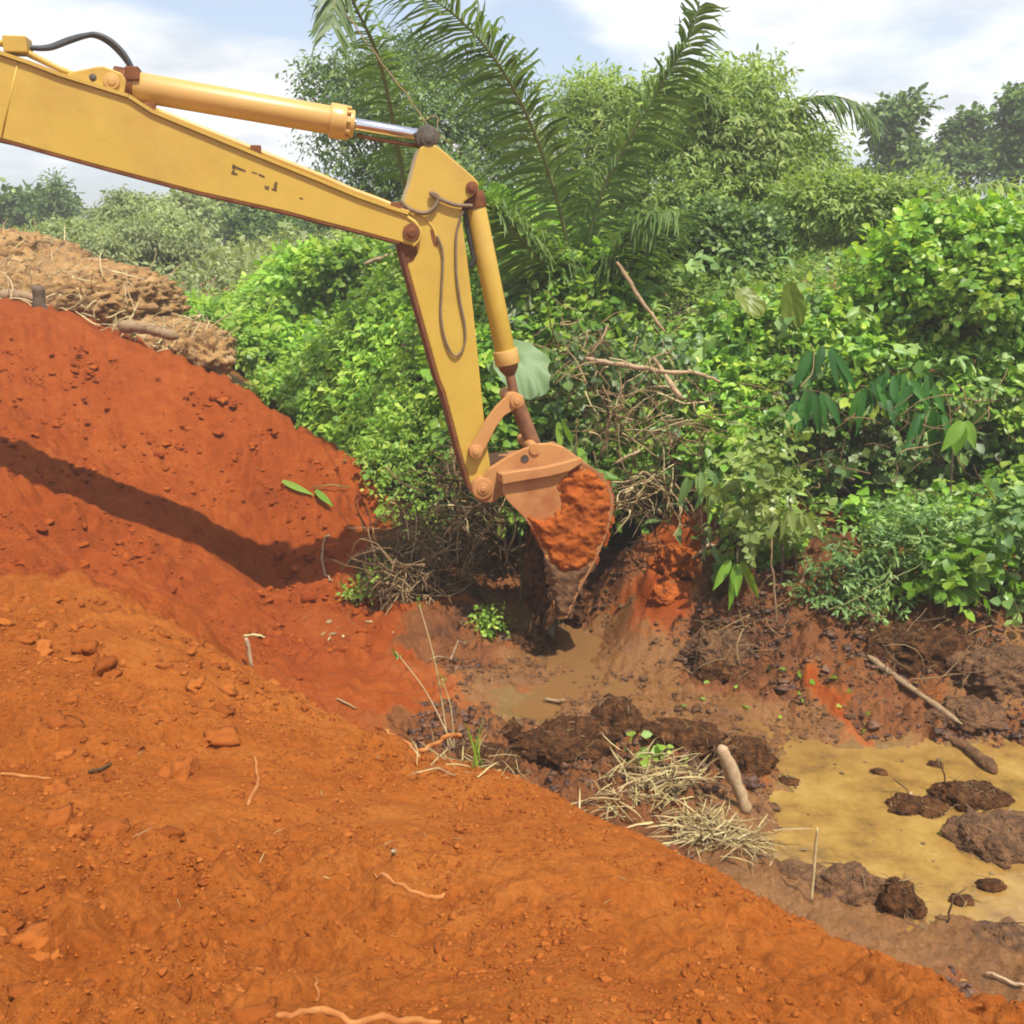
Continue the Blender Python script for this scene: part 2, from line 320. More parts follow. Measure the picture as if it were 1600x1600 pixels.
def hz(X, Y, full=False, Z=None):
    X = np.asarray(X, float); Y = np.asarray(Y, float); r = np.hypot(X, Y)
    z = _base(X, Y); k = sstep(24, 40, r); z = z*(1-k)+1.0*k
    if not full: return z
    sh = X.shape; Zn = zones(X, Y) if Z is None else Z; g = lambda c: Zn[:, ZN.index(c)].reshape(sh)
    def bil(sc, s): return np.abs(n2(X, Y, sc, s))*2-.5
    d = 0
    near = g('O')
    # a boot print and a slump in the near mound
    fx = (X+.70)*.9+(Y-3.35)*.25; fy = (Y-3.35)*.9-(X+.70)*.25; e_ = np.hypot(fx/.11, fy/.26); d = d-.02*(1-sstep(.4, 1.05, e_))+.01*np.exp(-((e_-1.2)/.25)**2)
    cl = np.clip(n2(X, Y, 1.1, 40)*1.4+.8, .35, 1.4)
    d = d+near*(.10*n2(X, Y, 1.3, 7)+.05*n2(X, Y, .5, 8)+cl*(.06*bil(.3, 9)+.036*bil(.13, 10)+.013*bil(.055, 11)+.004*n2(X, Y, .027, 12)))
    u = X*.72-Y*.69; v = X*.69+Y*.72      # streaks run down the far slope
    d = d+g('R')*(.13*n2(X, Y, 1.7, 13)+.05*n2(u/2.6, v, .33, 14)+.11*n2(X, Y, .45, 15)+.115*cl*bil(.24, 16)+.03*cl*bil(.09, 42)+.01*n2(X, Y, .05, 17))
    d = d+g('M')*(.15*bil(.55, 18)+.12*bil(.24, 19)+.07*bil(.1, 20)+.03*n2(X, Y, .045, 21))
    d = d+g('B')*(.12*bil(.6, 22)+.06*bil(.2, 23)+.03*bil(.09, 24))
    d = d+g('W')*(.07*n2(X, Y, .6, 25)+.05*bil(.22, 26)+.026*bil(.08, 27)+.01*n2(X, Y, .035, 29))
    d = d+g('P')*(.09*n2(X, Y, .6, 28)+.02*n2(X, Y, .15, 29))
    d = d+g('L')*(.2*n2(X, Y, 1.5, 30)+.05*n2(X, Y, .3, 31))
    return z+d*(1-sstep(24, 40, r))
def G(px, py, tmin=1.0):
    """the point of the ground seen along a pixel's ray"""
    d = ray(px, py); t = np.arange(tmin, 70, .02); X = d[0]*t; Y = d[1]*t; Z = CAMZ+d[2]*t
    h = hz(X, Y); i = int(np.argmax(h > Z)); 
    return np.array([X[i], Y[i], float(hz(X[i:i+1], Y[i:i+1], True)[0])])
def gz(x, y): return float(hz(np.array([x]), np.array([y]), True)[0])
def ground():
    ang = np.concatenate([np.linspace(-180, -36, 60), np.linspace(-35.8, 35.8, 760), np.linspace(36, 180, 60)[:-1]])
    rr = [.3]
    while rr[-1] < 15: rr.append(rr[-1]*1.0038+.0004)
    while rr[-1] < 400: rr.append(rr[-1]*1.03)
    rr = np.array(rr); A, Rr = np.meshgrid(np.radians(ang), rr); nR, nA = A.shape
    X = (Rr*np.sin(A)).ravel(); Y = (Rr*np.cos(A)).ravel()
    Zn = zones(X, Y); Z = hz(X, Y, True, Zn)
    V = np.stack([X, Y, Z], 1)
    i, j = np.meshgrid(np.arange(nR-1), np.arange(nA), indexing='ij'); j2 = (j+1) % nA
    F = np.stack([i*nA+j, i*nA+j2, (i+1)*nA+j2, (i+1)*nA+j], -1).reshape(-1, 4)[:, ::-1]
    cap = np.arange(nA)[None, :]
    m, nt, b, out = mat('earth'); co = objco(nt)
    at = {k: attr(nt, 'z_'+k).outputs['Fac'] for k in ZN}
    big = noise(nt, .7, 5, .6, co); mid = noise(nt, 5, 8, .65, co); fine = noise(nt, 38, 6, .7, co)
    v = math_(nt, 'ADD', math_(nt, 'MULTIPLY', mid.outputs[0], .55), math_(nt, 'MULTIPLY', big.outputs[0], .45))
    def rc(st):
        r_ = ramp(nt, st); nt.links.new(v, r_.inputs[0]); return r_.outputs[0]
    cR = rc([(.3, (.19, .037, .0075)), (.5, (.265, .055, .010)), (.7, (.34, .090, .017))])
    cO = rc([(.3, (.25, .060, .009)), (.5, (.335, .095, .016)), (.7, (.41, .138, .028))])
    cM = rc([(.3, (.065, .022, .006)), (.5, (.18, .06, .015)), (.7, (.29, .112, .03))])
    cB = rc([(.3, (.12, .05, .018)), (.5, (.22, .10, .036)), (.7, (.33, .17, .065))])
    cW = rc([(.3, (.13, .05, .015)), (.5, (.215, .092, .026)), (.7, (.28, .13, .04))])
    cL = rc([(.3, (.03, .022, .01)), (.5, (.07, .045, .02)), (.7, (.14, .08, .035))])
    cP = rc([(.3, (.15, .08, .022)), (.5, (.2, .11, .03)), (.7, (.24, .14, .04))])
    c = cO
    for k, col in (('R', cR), ('L', cL), ('B', cB), ('M', cM), ('W', cW), ('P', cP)):
        s = nt.nodes.new('ShaderNodeMapRange'); s.interpolation_type = 'SMOOTHSTEP'
        nt.links.new(math_(nt, 'ADD', at[k], math_(nt, 'MULTIPLY', math_(nt, 'SUBTRACT', mid.outputs[0], .5), 1.1)), s.inputs[0])
        s.inputs[1].default_value = .14 if k == 'R' else .22; s.inputs[2].default_value = .88 if k == 'R' else .72
        c = mixc(nt, s.outputs[0], c, col)
    fr = ramp(nt, [(.3, (.78, .78, .78)), (.7, (1.2, 1.2, 1.2))]); nt.links.new(fine.outputs[0], fr.inputs[0])
    c = mixc(nt, 1.0, c, fr.outputs[0], 'MULTIPLY'); nt.links.new(c, b.inputs['Base Color'])
    wet = math_(nt, 'ADD', math_(nt, 'ADD', at['W'], at['P']), math_(nt, 'MULTIPLY', at['M'], .45), True)
    rg = nt.nodes.new('ShaderNodeMapRange'); nt.links.new(math_(nt, 'MULTIPLY', wet, math_(nt, 'ADD', mid.outputs[0], .5)), rg.inputs[0]); rg.inputs[3].default_value = .97; rg.inputs[4].default_value = .12
    nt.links.new(rg.outputs[0], b.inputs['Roughness']); sq = nt.nodes.new('ShaderNodeMapRange'); nt.links.new(wet, sq.inputs[0]); sq.inputs[3].default_value = .06; sq.inputs[4].default_value = .55; nt.links.new(sq.outputs[0], b.inputs['Specular IOR Level'])
    b1 = bump(nt, mid.outputs[0], .5, .08, None); bump(nt, fine.outputs[0], .9, .03, b, b1)
    o = mesh_np('ground', V, [F, cap], m, None, None, True, {'z_'+k: Zn[:, q] for q, k in enumerate(ZN)})
    return tag(o, kind='structure')
ground()
def water():
    m, nt, b, out = mat('muddy_water'); co = objco(nt)
    nz = noise(nt, 2.3, 9, .7, co, 0); rp = ramp(nt, [(.32, (.13, .07, .024)), (.45, (.245, .135, .034)), (.58, (.31, .185, .048)), (.72, (.36, .235, .08))]); nt.links.new(nz.outputs[0], rp.inputs[0])
    # the puddles by the digging are browner than the standing pool
    sx = nt.nodes.new('ShaderNodeSeparateXYZ'); nt.links.new(co, sx.inputs[0])
    mr = nt.nodes.new('ShaderNodeMapRange'); nt.links.new(math_(nt, 'SUBTRACT', sx.outputs[1], math_(nt, 'MULTIPLY', sx.outputs[0], .35)), mr.inputs[0]); mr.inputs[1].default_value = 7.2; mr.inputs[2].default_value = 9.0
    c = mixc(nt, mr.outputs[0], rp.outputs[0], (.19, .095, .033))
    nt.links.new(c, b.inputs['Base Color']); b.inputs['Roughness'].default_value = .07; b.inputs['Specular IOR Level'].default_value = .6
    bump(nt, noise(nt, 14, 5, .6, co, .2).outputs[0], .16, .02, b)
    xs = np.linspace(-2, 9, 56); ys = np.linspace(5, 13, 41); X, Y = np.meshgrid(xs, ys); V = np.stack([X.ravel(), Y.ravel(), 0*X.ravel()], 1)
    i, j = np.meshgrid(np.arange(40), np.arange(55), indexing='ij'); F = np.stack([i*56+j, i*56+j+1, (i+1)*56+j+1, (i+1)*56+j], -1).reshape(-1, 4)
    tag(mesh_np('water', V, [F], m), kind='structure')
water()
# ------------------------------------------------------------------ excavator
EA = R(12); EE = np.array([math.cos(EA), math.sin(EA), 0]); EN = np.array([-math.sin(EA), math.cos(EA), 0]); EZ = np.array([0, 0, 1.])
_q = P(740, 500, 11.2); EO = np.array([_q[0], _q[1], 0])
def EX(px, py, off=0.0):
    d = ray(px, py); o = np.array([0, 0, CAMZ]); t = (np.dot(EO-o, EN)+off)/np.dot(d, EN); return o+t*d
def EW(s, z, off=0.0): return EO+EE*s+EN*off+EZ*z
def ES(p): return np.dot(np.array(p)-EO, EE), p[2]
PXM = np.linalg.norm(EX(700, 400)-EX(700, 500))/100      # metres per pixel at the arm
def excavator():
    root = empty('excavator', tuple(EW(-9.3, gz(*EW(-9.3, 0)[:2]))), 'yellow excavator reaching its bent arm and dusty bucket down into the mud pit', 'excavator')
    def pl(name, px, off, w, m, parent=root, bevel=.012, smooth=None):
        b = MB(); b.prism([EX(x, y, off) for x, y in px], EN*w); return b.build(name, m, parent, smooth, bevel)
    def pin(name, px, py, r, o0, o1, m, parent=root, ring=None):
        b = MB(); c = EX(px, py, o0); c0 = c; b.tube([c0, c0+EN*(o1-o0)], r, 24)
        b.tube([c0-EN*.012, c0], r*.55, 16)
        return b.build(name, m, parent, 40, .006)
    # --- boom: box section, flanges proud of the side plates
    top = [(0,86),(47,102),(94,120),(200,153),(237,177),(312,208),(406,247),(500,285),(560,310),(612,328),(637,336)]
    end = [(650,344),(658,356),(659,368),(654,379),(644,384)]
    bot = [(625,378),(544,356),(500,345),(450,331),(312,300),(156,259),(0,216)]
    zt = ES(EX(0,86,-.25)); zb = ES(EX(0,216,-.25))
    def W3(s, z): return EW(s, z, -.25)
    s0, z0 = zt; sb0, zb0 = zb
    left_bot = [W3(sb0-.25, zb0+.05), W3(sb0-.65, zb0-.02), W3(sb0-1.3, zb0-.42), W3(sb0-2.7, zb0-1.65), W3(sb0-3.0, zb0-1.9)]
    left_top = [W3(sb0-3.25, zb0-1.78), W3(sb0-3.2, zb0-1.45), W3(sb0-1.9, zb0-.0), W3(s0-1.1, z0+.02), W3(s0-.7, z0+.22), W3(s0-.3, z0+.12)]
    prof = [EX(x, y, -.25) for x, y in top+end+bot]+left_bot+left_top
    b = MB(); b.prism(prof, EN*.5); boom = b.build('boom', M['yellow'], root, None, .01)
    def strip(name, line, o0, o1, th, m, parent, sgn=1):
        b = MB(); n = len(line)
        for i in range(n-1):
            p, q = np.array(line[i]), np.array(line[i+1]); t = q-p; t /= np.linalg.norm(t); up = np.cross(EN, t)*-1
            up = up*(1 if up[2] > 0 else -1)*sgn
            b.prism([p+up*.002+EN*o0, q+up*.002+EN*o0, q+up*th+EN*o0, p+up*th+EN*o0], EN*(o1-o0))
        return b.build(name, m, parent)
    strip('top_flange', left_top[1:][::1]+[EX(x, y, -.25) for x, y in top], -.03, .53, .035, M['yellow'], boom)
    strip('bottom_flange', [EX(x, y, -.25) for x, y in bot]+left_bot, -.02, .52, .022, M['rust'], boom, -1)
    # clamped hard lines along the top of the boom
    for k, off in enumerate((-.15, -.05)):
        b = MB(); b.tube(crom([EX(-60, 58+k*2, off), EX(0, 66+k*2, off), EX(30, 76+k*2, off), EX(94, 108, off), EX(150,128,off)], 5), .028, 8); b.build('hydraulic_pipe', M['yellow'], boom, 0)
    b = MB(); c = EX(28, 72, -.12); b.box(c, EE*.10, EN*.13, EZ*.07); b.build('pipe_clamp', M['yellow'], boom, None, .01)
    b = MB()
    b.tube(crom([EX(240,171,-.18), EX(330,207,-.18), EX(420,243,-.18), EX(500,275,-.18), EX(547,296,-.18), EX(590,312,-.18), EX(625,326,-.2), EX(640,331,-.22)], 5), .03, 8)
    b.build('hydraulic_pipe', M['yellow2'], boom, 0)
    for x, y in ((235,170),(400,236),(618,324)):
        b = MB(); b.box(EX(x, y, -.18), EE*.05, EN*.06, EZ*.05); b.build('pipe_clamp', M['rust'], boom, None, .008)
    # weld seam where the bend plate starts
    b = MB(); b.tube([EX(28,97,-.25), EX(14,160,-.25), EX(3,214,-.25)], .008, 6); b.build('weld_seam', M['yellow'], boom, 0)
    # fork cheeks at the boom end and its reinforcing rib
    b = MB(); b.tube(crom([EX(600,324,-.25), EX(622,333,-.25), EX(640,342,-.25), EX(655,356,-.25), EX(656,372,-.25), EX(645,385,-.25)], 4), .016, 8); b.build('fork_rib', M['yellow'], boom, 0)
    pin('pivot_pin', 643, 363, .085, -.275, .275, M['rust'], boom)
    # worn-off lettering
    for q in ([(364,256),(366,256),(365,263),(362,263)], [(362,270),(366,258),(369,259),(365,272)], [(366,258),(384,266),(384,269),(366,263)], [(362,268),(371,271),(371,274),(361,272)],
              [(393,268),(402,270),(402,272),(393,270)], [(404,271),(414,275),(413,278),(404,274)], [(413,290),(421,291),(420,297),(414,295)], [(429,284),(434,285),(432,297),(427,297)], [(424,294),(433,297),(432,299),(425,297)], [(468,308),(474,310),(473,312),(468,310)]):
        b = MB(); b.prism([EX(x, y, -.253) for x, y in q], EN*.002); b.build('worn_letter', M['letter'], boom)
    # --- arm cylinder bracket and cylinder
    for off in (-.2, .14):
        o = pl('cylinder_bracket', [(96,120),(112,112),(150,104),(162,103),(190,114),(197,126),(193,152),(150,142),(118,129)], off, .06, M['yellow'])
    pin('bracket_pin', 174, 126, .07, -.225, .225, M['yellow2'])
    pin('lifting_hole', 145, 121, .035, -.203, -.19, M['darkmetal'])
    def cyl(name, a, b_, r, m, parent=root, n=28): 
        b = MB(); b.tube([a, b_], r, n); return b.build(name, m, parent, 40, .008)
    a0, a1 = EX(186,131), EX(668,214)
    L = a1-a0; f = lambda t: a0+L*t
    g = lambda x: f((x-186)/(668-186.))
    tube = cyl('arm_cylinder', g(205), g(520), .135, M['yellow2'])
    cyl('base_end', g(178), g(208), .15, M['rust'], tube); cyl('gland_collar', g(508), g(534), .165, M['yellow2'], tube); cyl('gland_nut', g(533), g(547), .13, M['yellow2'], tube)
    for k in range(10):
        b = MB(); an = k*2*math.pi/10; t = L/np.linalg.norm(L); u_ = np.cross(t, EZ); u_ /= np.linalg.norm(u_); w_ = np.cross(t, u_)
        c = g(534)+(u_*math.cos(an)+w_*math.sin(an))*.145; b.tube([c, c+t*.04], .018, 6); b.build('gland_bolt', M['yellow2'], tube)
    b = MB(); b.tube([g(270)+EZ*.145, g(500)+EZ*.145], .02, 8); b.tube([g(500)+EZ*.145, g(520)+EZ*.16], .02, 8)
    cyl('piston_rod', g(546), g(655), .062, M['chrome'])
    pin('rod_eye', 668, 214, .115, -.12, .12, M['darkmetal']); pin('arm_head_pin', 670, 216, .075, -.2, .24, M['darkmetal'])
    b = MB(); b.tube(crom([g(550)-EZ*.1, g(600)-EZ*.105, g(655)-EZ*.1], 4), .02, 8); b.build('rod_guard', M['rust'], tube, 0)
    # hoses arching over to the arm cylinder
    for k in range(2):
        o = -.1+.12*k
        b = MB(); b.tube(crom([EX(34,71,o), EX(52,75,o), EX(78,75-k*2,o), EX(104,66-k*3,o), EX(130,57-k*1,o), EX(150,54+k*2,o), EX(172,63+k*5,o), EX(192,82+k*6,o), EX(204,102+k*3,o), EX(208,116,o)], 6), .024, 10); b.build('arched_hose', M['rubber'], root, 0)
    b = MB(); b.box(EX(209,117,-.04), EE*.06, EN*.12, EZ*.06); b.build('hose_fitting', M['rust'], root, None, .01)
    # --- arm (stick)
    arm_px = [(656,231),(664,226),(680,226),(690,233),(741,277),(748,286),(748,297),(741,304),(725,316),(721,330),(722,344),(731,412),(738,470),(745,537),(755,640),(762,700),(770,752),(766,774),(752,784),(741,776),(737,764),(720,706),(695,612),(687,594),(662,506),(634,406),(628,381),(626,350),(631,316),(641,287),(650,250)]
    arm = pl('arm', arm_px, -.19, .38, M['yellow'], root, .014)
    strip('edge_plate', [EX(x, y, -.19) for x, y in ((626,350),(628,381),(634,406),(662,506),(687,594),(695,612),(720,706),(737,764))], -.012, .392, .03, M['rust'], arm, -1)
    pl('worn_patch', [(628,382),(652,386),(652,396),(646,408),(636,412),(634,406)], -.1925, .002, M['rust'], arm, 0)  # boom end's cast shadow, painted on the arm in rust colour
    b = MB(); b.tube(crom([EX(x, y, -.19) for x, y in ((648,334),(662,340),(672,350),(679,362),(682,378))], 4), .012, 6); b.build('weld_seam', M['yellow'], arm, 0)
    pl('worn_patch', [(672,358),(679,362),(684,372),(683,386),(678,385),(674,372)], -.1925, .002, M['rust'], arm, 0)
    b = MB(); b.tube(crom([EX(x, y, -.215) for x, y in ((724,330),(718,345),(713,370),(713,420),(718,465),(726,505),(727,530),(722,548),(712,556),(702,546),(693,520),(689,490),(690,455),(692,415),(691,390),(683,368))], 5), .012, 8); b.build('looped_line', M['ghose'], arm, 0)
    b = MB(); b.tube(crom([EX(x, y, -.23) for x, y in ((626,314),(636,324),(650,331),(665,333),(677,326),(683,316),(684,308),(679,303),(673,303),(690,312),(708,319),(722,321),(738,322))], 5), .021, 10); b.build('arm_hose', M['ghose'], root, 0)
    pin('cylinder_pin', 738, 293, .062, -.215, .215, M['rust'], arm)
    # --- bucket cylinder
    c0, c1 = EX(737,296), EX(806,630); Lc = c1-c0; h = lambda y: c0+Lc*((y-296)/(630-296.))
    bt = cyl('bucket_cylinder', h(318), h(548), .108, M['yellow'])
    cyl('base_end', h(300), h(324), .12, M['rust'], bt); cyl('gland_collar', h(543), h(566), .135, M['yellow2'], bt); 
    b = MB(); b.tube([h(566), h(574), h(584)], [.115, .10, .055], 20); b.build('gland_nut', M['rust'], bt, 40)
    cyl('piston_rod', h(570), h(620), .052, M['wornrod'])
    b = MB(); b.tube(crom([EX(724,322,.0), EX(729,350,-.02), EX(736,385,0), EX(741,405,0), EX(734,418,.02)], 5), .026, 8); b.build('dangling_hose', M['rubber'], root, 0)
    # --- links
    for off in (-.28, .22):
        pl('rocker_link', [(736,712),(734,702),(748,678),(760,656),(774,637),(795,616),(806,613),(817,618),(820,628),(815,638),(804,640),(788,650),(775,668),(764,690),(752,712),(744,716)], off, .06, M['dusty'], root, .01)
    pin('link_pin', 744, 706, .07, -.30, .30, M['dusty']); pin('link_pin', 808, 627, .07, -.31, .31, M['dusty'])
    b = MB(); b.tube([EX(807,628,-.0), EX(836,702,0)], .085, 16); b.build('push_link', M['wornrod'], root, 40)
    # --- bucket
    bk = empty('bucket', tuple(Vector(EX(755,764))), None); bk.parent = root; bk.location = Vector(EX(755,764))-root.location
    W = .62
    ear = [(755,746),(764,733),(790,716),(818,702),(842,694),(862,693),(881,699),(897,711),(912,724),(900,730),(862,742),(800,752),(788,772),(772,785),(757,786),(746,777),(744,762)]
    def bpl(name, px, off, w, m, bevel=.01, smooth=None):
        b = MB(); b.prism([EX(x, y, off) for x, y in px], EN*w); o = b.build(name, m, None, smooth, bevel); o.parent = bk; o.location = -Vector(EX(755,764)); return o
    def fin(b, name, m, smooth=None, bevel=0):
        o = b.build(name, m, None, smooth, bevel); o.parent = bk; o.location = -Vector(EX(755,764)); return o
    bpl('mounting_ear', ear, -.30, .06, M['dusty']); bpl('mounting_ear', ear, .24, .06, M['dusty'])
    b = MB(); c = EX(755,764,-.33); b.tube([c, c+EN*.66], .115, 24); b.tube([c-EN*.015, c], .065, 20); b.tube([c-EN*.03, c-EN*.015], .03, 14); fin(b, 'pivot_boss', M['dusty'], 40, .008)
    b = MB(); c = EX(836,702,-.32); b.tube([c, c+EN*.64], .06, 18); fin(b, 'link_boss', M['dusty'], 40)
    b = MB(); c = EX(820,717,-.306); b.tube([c, c+EN*.004], .045, 18); fin(b, 'ear_hole', M['darkmetal'], 40)
    pl_top = [(786,747),(800,744),(830,741),(860,737),(885,731),(909,722)]
    back = [(909,722),(930,733),(947,750),(957,772),(958,795),(952,822),(942,850),(927,884),(910,914),(897,942),(886,966)]
    front = [(886,966),(869,966),(864,935),(862,915),(853,874),(839,839),(818,808),(796,786),(786,770)]
    bc = [tuple(q) for q in [(p[0], p[1]) for p in crom([(x, y, 0) for x, y in back], 4)]]
    fc = [(p[0], p[1]) for p in crom([(x, y, 0) for x, y in front], 3)]
    side = pl_top+bc[1:]+fc[1:]
    bpl('side_plate', side, -W, .035, M['dusty'], .006); bpl('side_plate', side, W-.035, .035, M['mud'], .006)  # far plate in dark mud colour: shade of the bucket mouth painted in
    shell_px = pl_top+bc[1:]; outer = [EX(x, y, -W-.006) for x, y in shell_px]
    b = MB(); n = len(outer); cen = EX(858, 820, -W-.006)
    inner = []
    for i in range(n):
        t = outer[min(i+1, n-1)]-outer[max(i-1, 0)]; t /= np.linalg.norm(t); nn = np.cross(EN, t); nn *= -1 if np.dot(nn, cen-outer[i]) < 0 else 1
        inner.append(outer[i]+nn*.03)
    for i in range(n-1): b.prism([outer[i], outer[i+1], inner[i+1], inner[i]], EN*(2*W+.012))
    fin(b, 'shell', M['shell'])
    # front lip of the bucket top: round torque bar
    b = MB(); c = EX(794,753,-W+.04); b.tube([c, c+EN*(2*W-.08)], .06, 20); fin(b, 'torque_tube', M['dusty'], 40)
    bpl('side_rim', [(784,741),(800,738),(852,731),(880,724),(909,716),(912,722),(890,736),(860,744),(800,754),(786,757)], -W-.075, .075, M['dusty'], .006)
    # lip and teeth
    tip = EX(867,958,-W); dirn = EX(852,992,-W)-EX(885,928,-W); dirn /= np.linalg.norm(dirn); nrm = np.cross(EN, dirn)
    b = MB(); b.prism([tip-dirn*.22-nrm*.03, tip-dirn*.22+nrm*.03, tip+dirn*.02+nrm*.02, tip+dirn*.02-nrm*.02], EN*2*W); fin(b, 'lip', M['mud'])
    for k in range(5):
        c = tip+EN*(.06+k*(2*W-.12)/4); b = MB(); vs = []
        for (l, hw, hh) in ((-.12, .065, .06), (.06, .06, .05), (.22, .045, .012)):
            q = c+dirn*l; vs += [q-EN*hw-nrm*hh, q+EN*hw-nrm*hh, q+EN*hw+nrm*hh, q-EN*hw+nrm*hh]
        fs = [(0,1,2,3),(8,9,10,11)]+[(4*i+k_, 4*i+(k_+1) % 4, 4*i+4+(k_+1) % 4, 4*i+4+k_) for i in (0, 1) for k_ in range(4)]
        b.add(vs, fs); fin(b, 'tooth', M['mud'], None, .008)
    # soil caked on the near side of the bucket
    def caked(poly, mt, name, h0, seed, step=2.2):
        xs = [p[0] for p in poly]; ys = [p[1] for p in poly]; gx = np.arange(min(xs)-4, max(xs)+5, step); gy = np.arange(min(ys)-4, max(ys)+5, step)
        X, Y = np.meshgrid(gx, gy); ins = np.zeros(X.shape, bool); dist = np.full(X.shape, 1e9)
        m_ = len(poly)
        for i in range(m_):
            (x1, y1), (x2, y2) = poly[i], poly[(i+1) % m_]
            cnd = ((y1 > Y) != (y2 > Y)); ins ^= cnd & (X < (x2-x1)*(Y-y1)/((y2-y1) if y2 != y1 else 1e-9)+x1)
            t = np.clip(((X-x1)*(x2-x1)+(Y-y1)*(y2-y1))/((x2-x1)**2+(y2-y1)**2), 0, 1); dist = np.minimum(dist, np.hypot(X-x1-t*(x2-x1), Y-y1-t*(y2-y1)))
        d0 = np.where(ins, dist, -dist); sd = np.minimum(d0+2, d0+11*n2(X, Y, 14, seed)+6*n2(X, Y, 5, seed+3))
        k = sstep(0, 10, sd)
        hgt = k*(h0*.35+h0*(.5+.75*n2(X, Y, 34, seed+1)+.6*n2(X, Y, 15, seed+2)+.5*np.abs(n2(X, Y, 9, seed+4))+.22*n2(X, Y, 4.2, seed+5)))
        V = np.array([EX(x, y, -W-.004-max(h, 0)+(0.03 if s < -1 else 0)) for x, y, h, s in zip(X.ravel(), Y.ravel(), hgt.ravel(), sd.ravel())])
        nr, nc = X.shape; i, j = np.meshgrid(np.arange(nr-1), np.arange(nc-1), indexing='ij')
        F = np.stack([i*nc+j, (i+1)*nc+j, (i+1)*nc+j+1, i*nc+j+1], -1).reshape(-1, 4); keep = (sd.ravel()[F] > -4).any(1)
        o = mesh_np(name, V, [F[keep]], mt, None, RS.rand(len(V))); o.parent = bk; o.location = -Vector(EX(755,764))
    caked([(876,746),(905,730),(930,738),(947,757),(956,785),(953,815),(941,850),(926,880),(900,896),(868,890),(852,860),(838,832),(826,808),(850,812),(866,806),(880,786),(872,764)], M['soilcake'], 'caked_soil', .06, 60)
    caked([(853,874),(880,890),(926,878),(909,912),(896,940),(886,964),(869,964),(862,925)], M['mud2'], 'caked_mud', .05, 70)
    lump(None, M['mud'], EX(886,938,.1), (.12, .5, .2), 15, name='clinging_mud', par=(bk, EX(755,764)), rot=EA)
    # mud and roots hanging in the mouth
    b = MB()
    for k in range(34):
        c = EX(random.uniform(832,872), random.uniform(915,965), random.uniform(-.55, .5)); pts = [c]
        for j in range(5): pts.append(pts[-1]+np.array([random.gauss(0, .03), random.gauss(0, .03), -random.uniform(.03, .09)]))
        b.tube(pts, [.016, .014, .011, .008, .006, .003], 5)
    fin(b, 'hanging_roots', M['mud'], 0)
    lump(None, M['mud'], EX(852,888,.05), (.22, .5, .42), 5, name='scooped_mud', par=(bk, EX(755,764)), rot=EA)
    # --- machine body on its bench, left of the picture
    cs = -9.6; gz0 = gz(*EW(cs, 0)[:2])+.02
    for o in (-1.2, 1.2):
        b = MB(); pr = []
        for k in range(12): an = math.pi/2+math.pi*k/11; pr.append(EW(cs-1.6+.45*math.cos(an), gz0+.45+.45*math.sin(an), o-.3))
        for k in range(12): an = -math.pi/2+math.pi*k/11; pr.append(EW(cs+1.6+.45*math.cos(an), gz0+.45+.45*math.sin(an), o-.3))
        b.prism(pr, EN*.6); b.build('track', M['darkmetal'], root, None, .02)
    b = MB(); b.box(EW(cs, gz0+.65), EE*1.0, EN*.9, EZ*.25); b.tube([EW(cs, gz0+.9), EW(cs, gz0+1.1)], .7, 28); b.build('undercarriage', M['darkmetal'], root, None, .02)
    b = MB(); b.box(EW(cs-.5, gz0+1.75), EE*1.9, EN*1.3, EZ*.62); b.build('engine_house', M['yellow'], root, None, .06)
    b = MB(); b.prism([EW(cs-2.9, gz0+1.15, -1.28), EW(cs-2.4, gz0+1.12, -1.28), EW(cs-2.4, gz0+2.3, -1.28), EW(cs-2.75, gz0+2.25, -1.28), EW(cs-3.0, gz0+1.9, -1.28)], EN*2.56); b.build('counterweight', M['darkmetal'], root, None, .05)
    b = MB(); b.prism([EW(cs-.1, gz0+1.15, .42), EW(cs+1.65, gz0+1.15, .42), EW(cs+1.6, gz0+1.9, .42), EW(cs+1.2, gz0+2.95, .42), EW(cs-.05, gz0+2.98, .42)], EN*.9); cab = b.build('cab', M['yellow'], root, None, .03)
    b = MB(); b.prism([EW(cs+.1, gz0+1.9, .408), EW(cs+1.45, gz0+1.95, .408), EW(cs+1.12, gz0+2.8, .408), EW(cs+.1, gz0+2.82, .408)], EN*.006); b.build('cab_window', M['glass'], cab)
    # lift cylinders and boom foot
    foot = np.array(left_bot[-1])+EN*.25+EZ*.1
    b = MB(); b.tube([foot-EN*.4, foot+EN*.4], .09, 20); b.build('boom_foot_pin', M['rust'], root, 40)
    for o in (-.36, .12): 
        b = MB(); f0 = foot+EN*o; b.prism([f0+EE*.3-EZ*.85, f0-EE*.4-EZ*.85, f0-EE*.18+EZ*.1, f0+EE*.14+EZ*.12], EN*.1); b.build('boom_bracket', M['yellow'], root, None, .01)
    for o in (-.42, .42):
        A_ = EW(cs+1.55, gz0+1.2, o); B_ = np.array(W3(sb0-.9, zb0+.12))+EN*(.25+o)
        b = MB(); b.tube([A_, A_+(B_-A_)*.55], .12, 20); lc = b.build('lift_cylinder', M['yellow2'], root, 40)
        b = MB(); b.tube([A_+(B_-A_)*.55, B_], .06, 16); b.build('piston_rod', M['chrome'], lc, 40)
    return root
def unit(v): return v/(np.linalg.norm(v, axis=-1, keepdims=True)+1e-9)
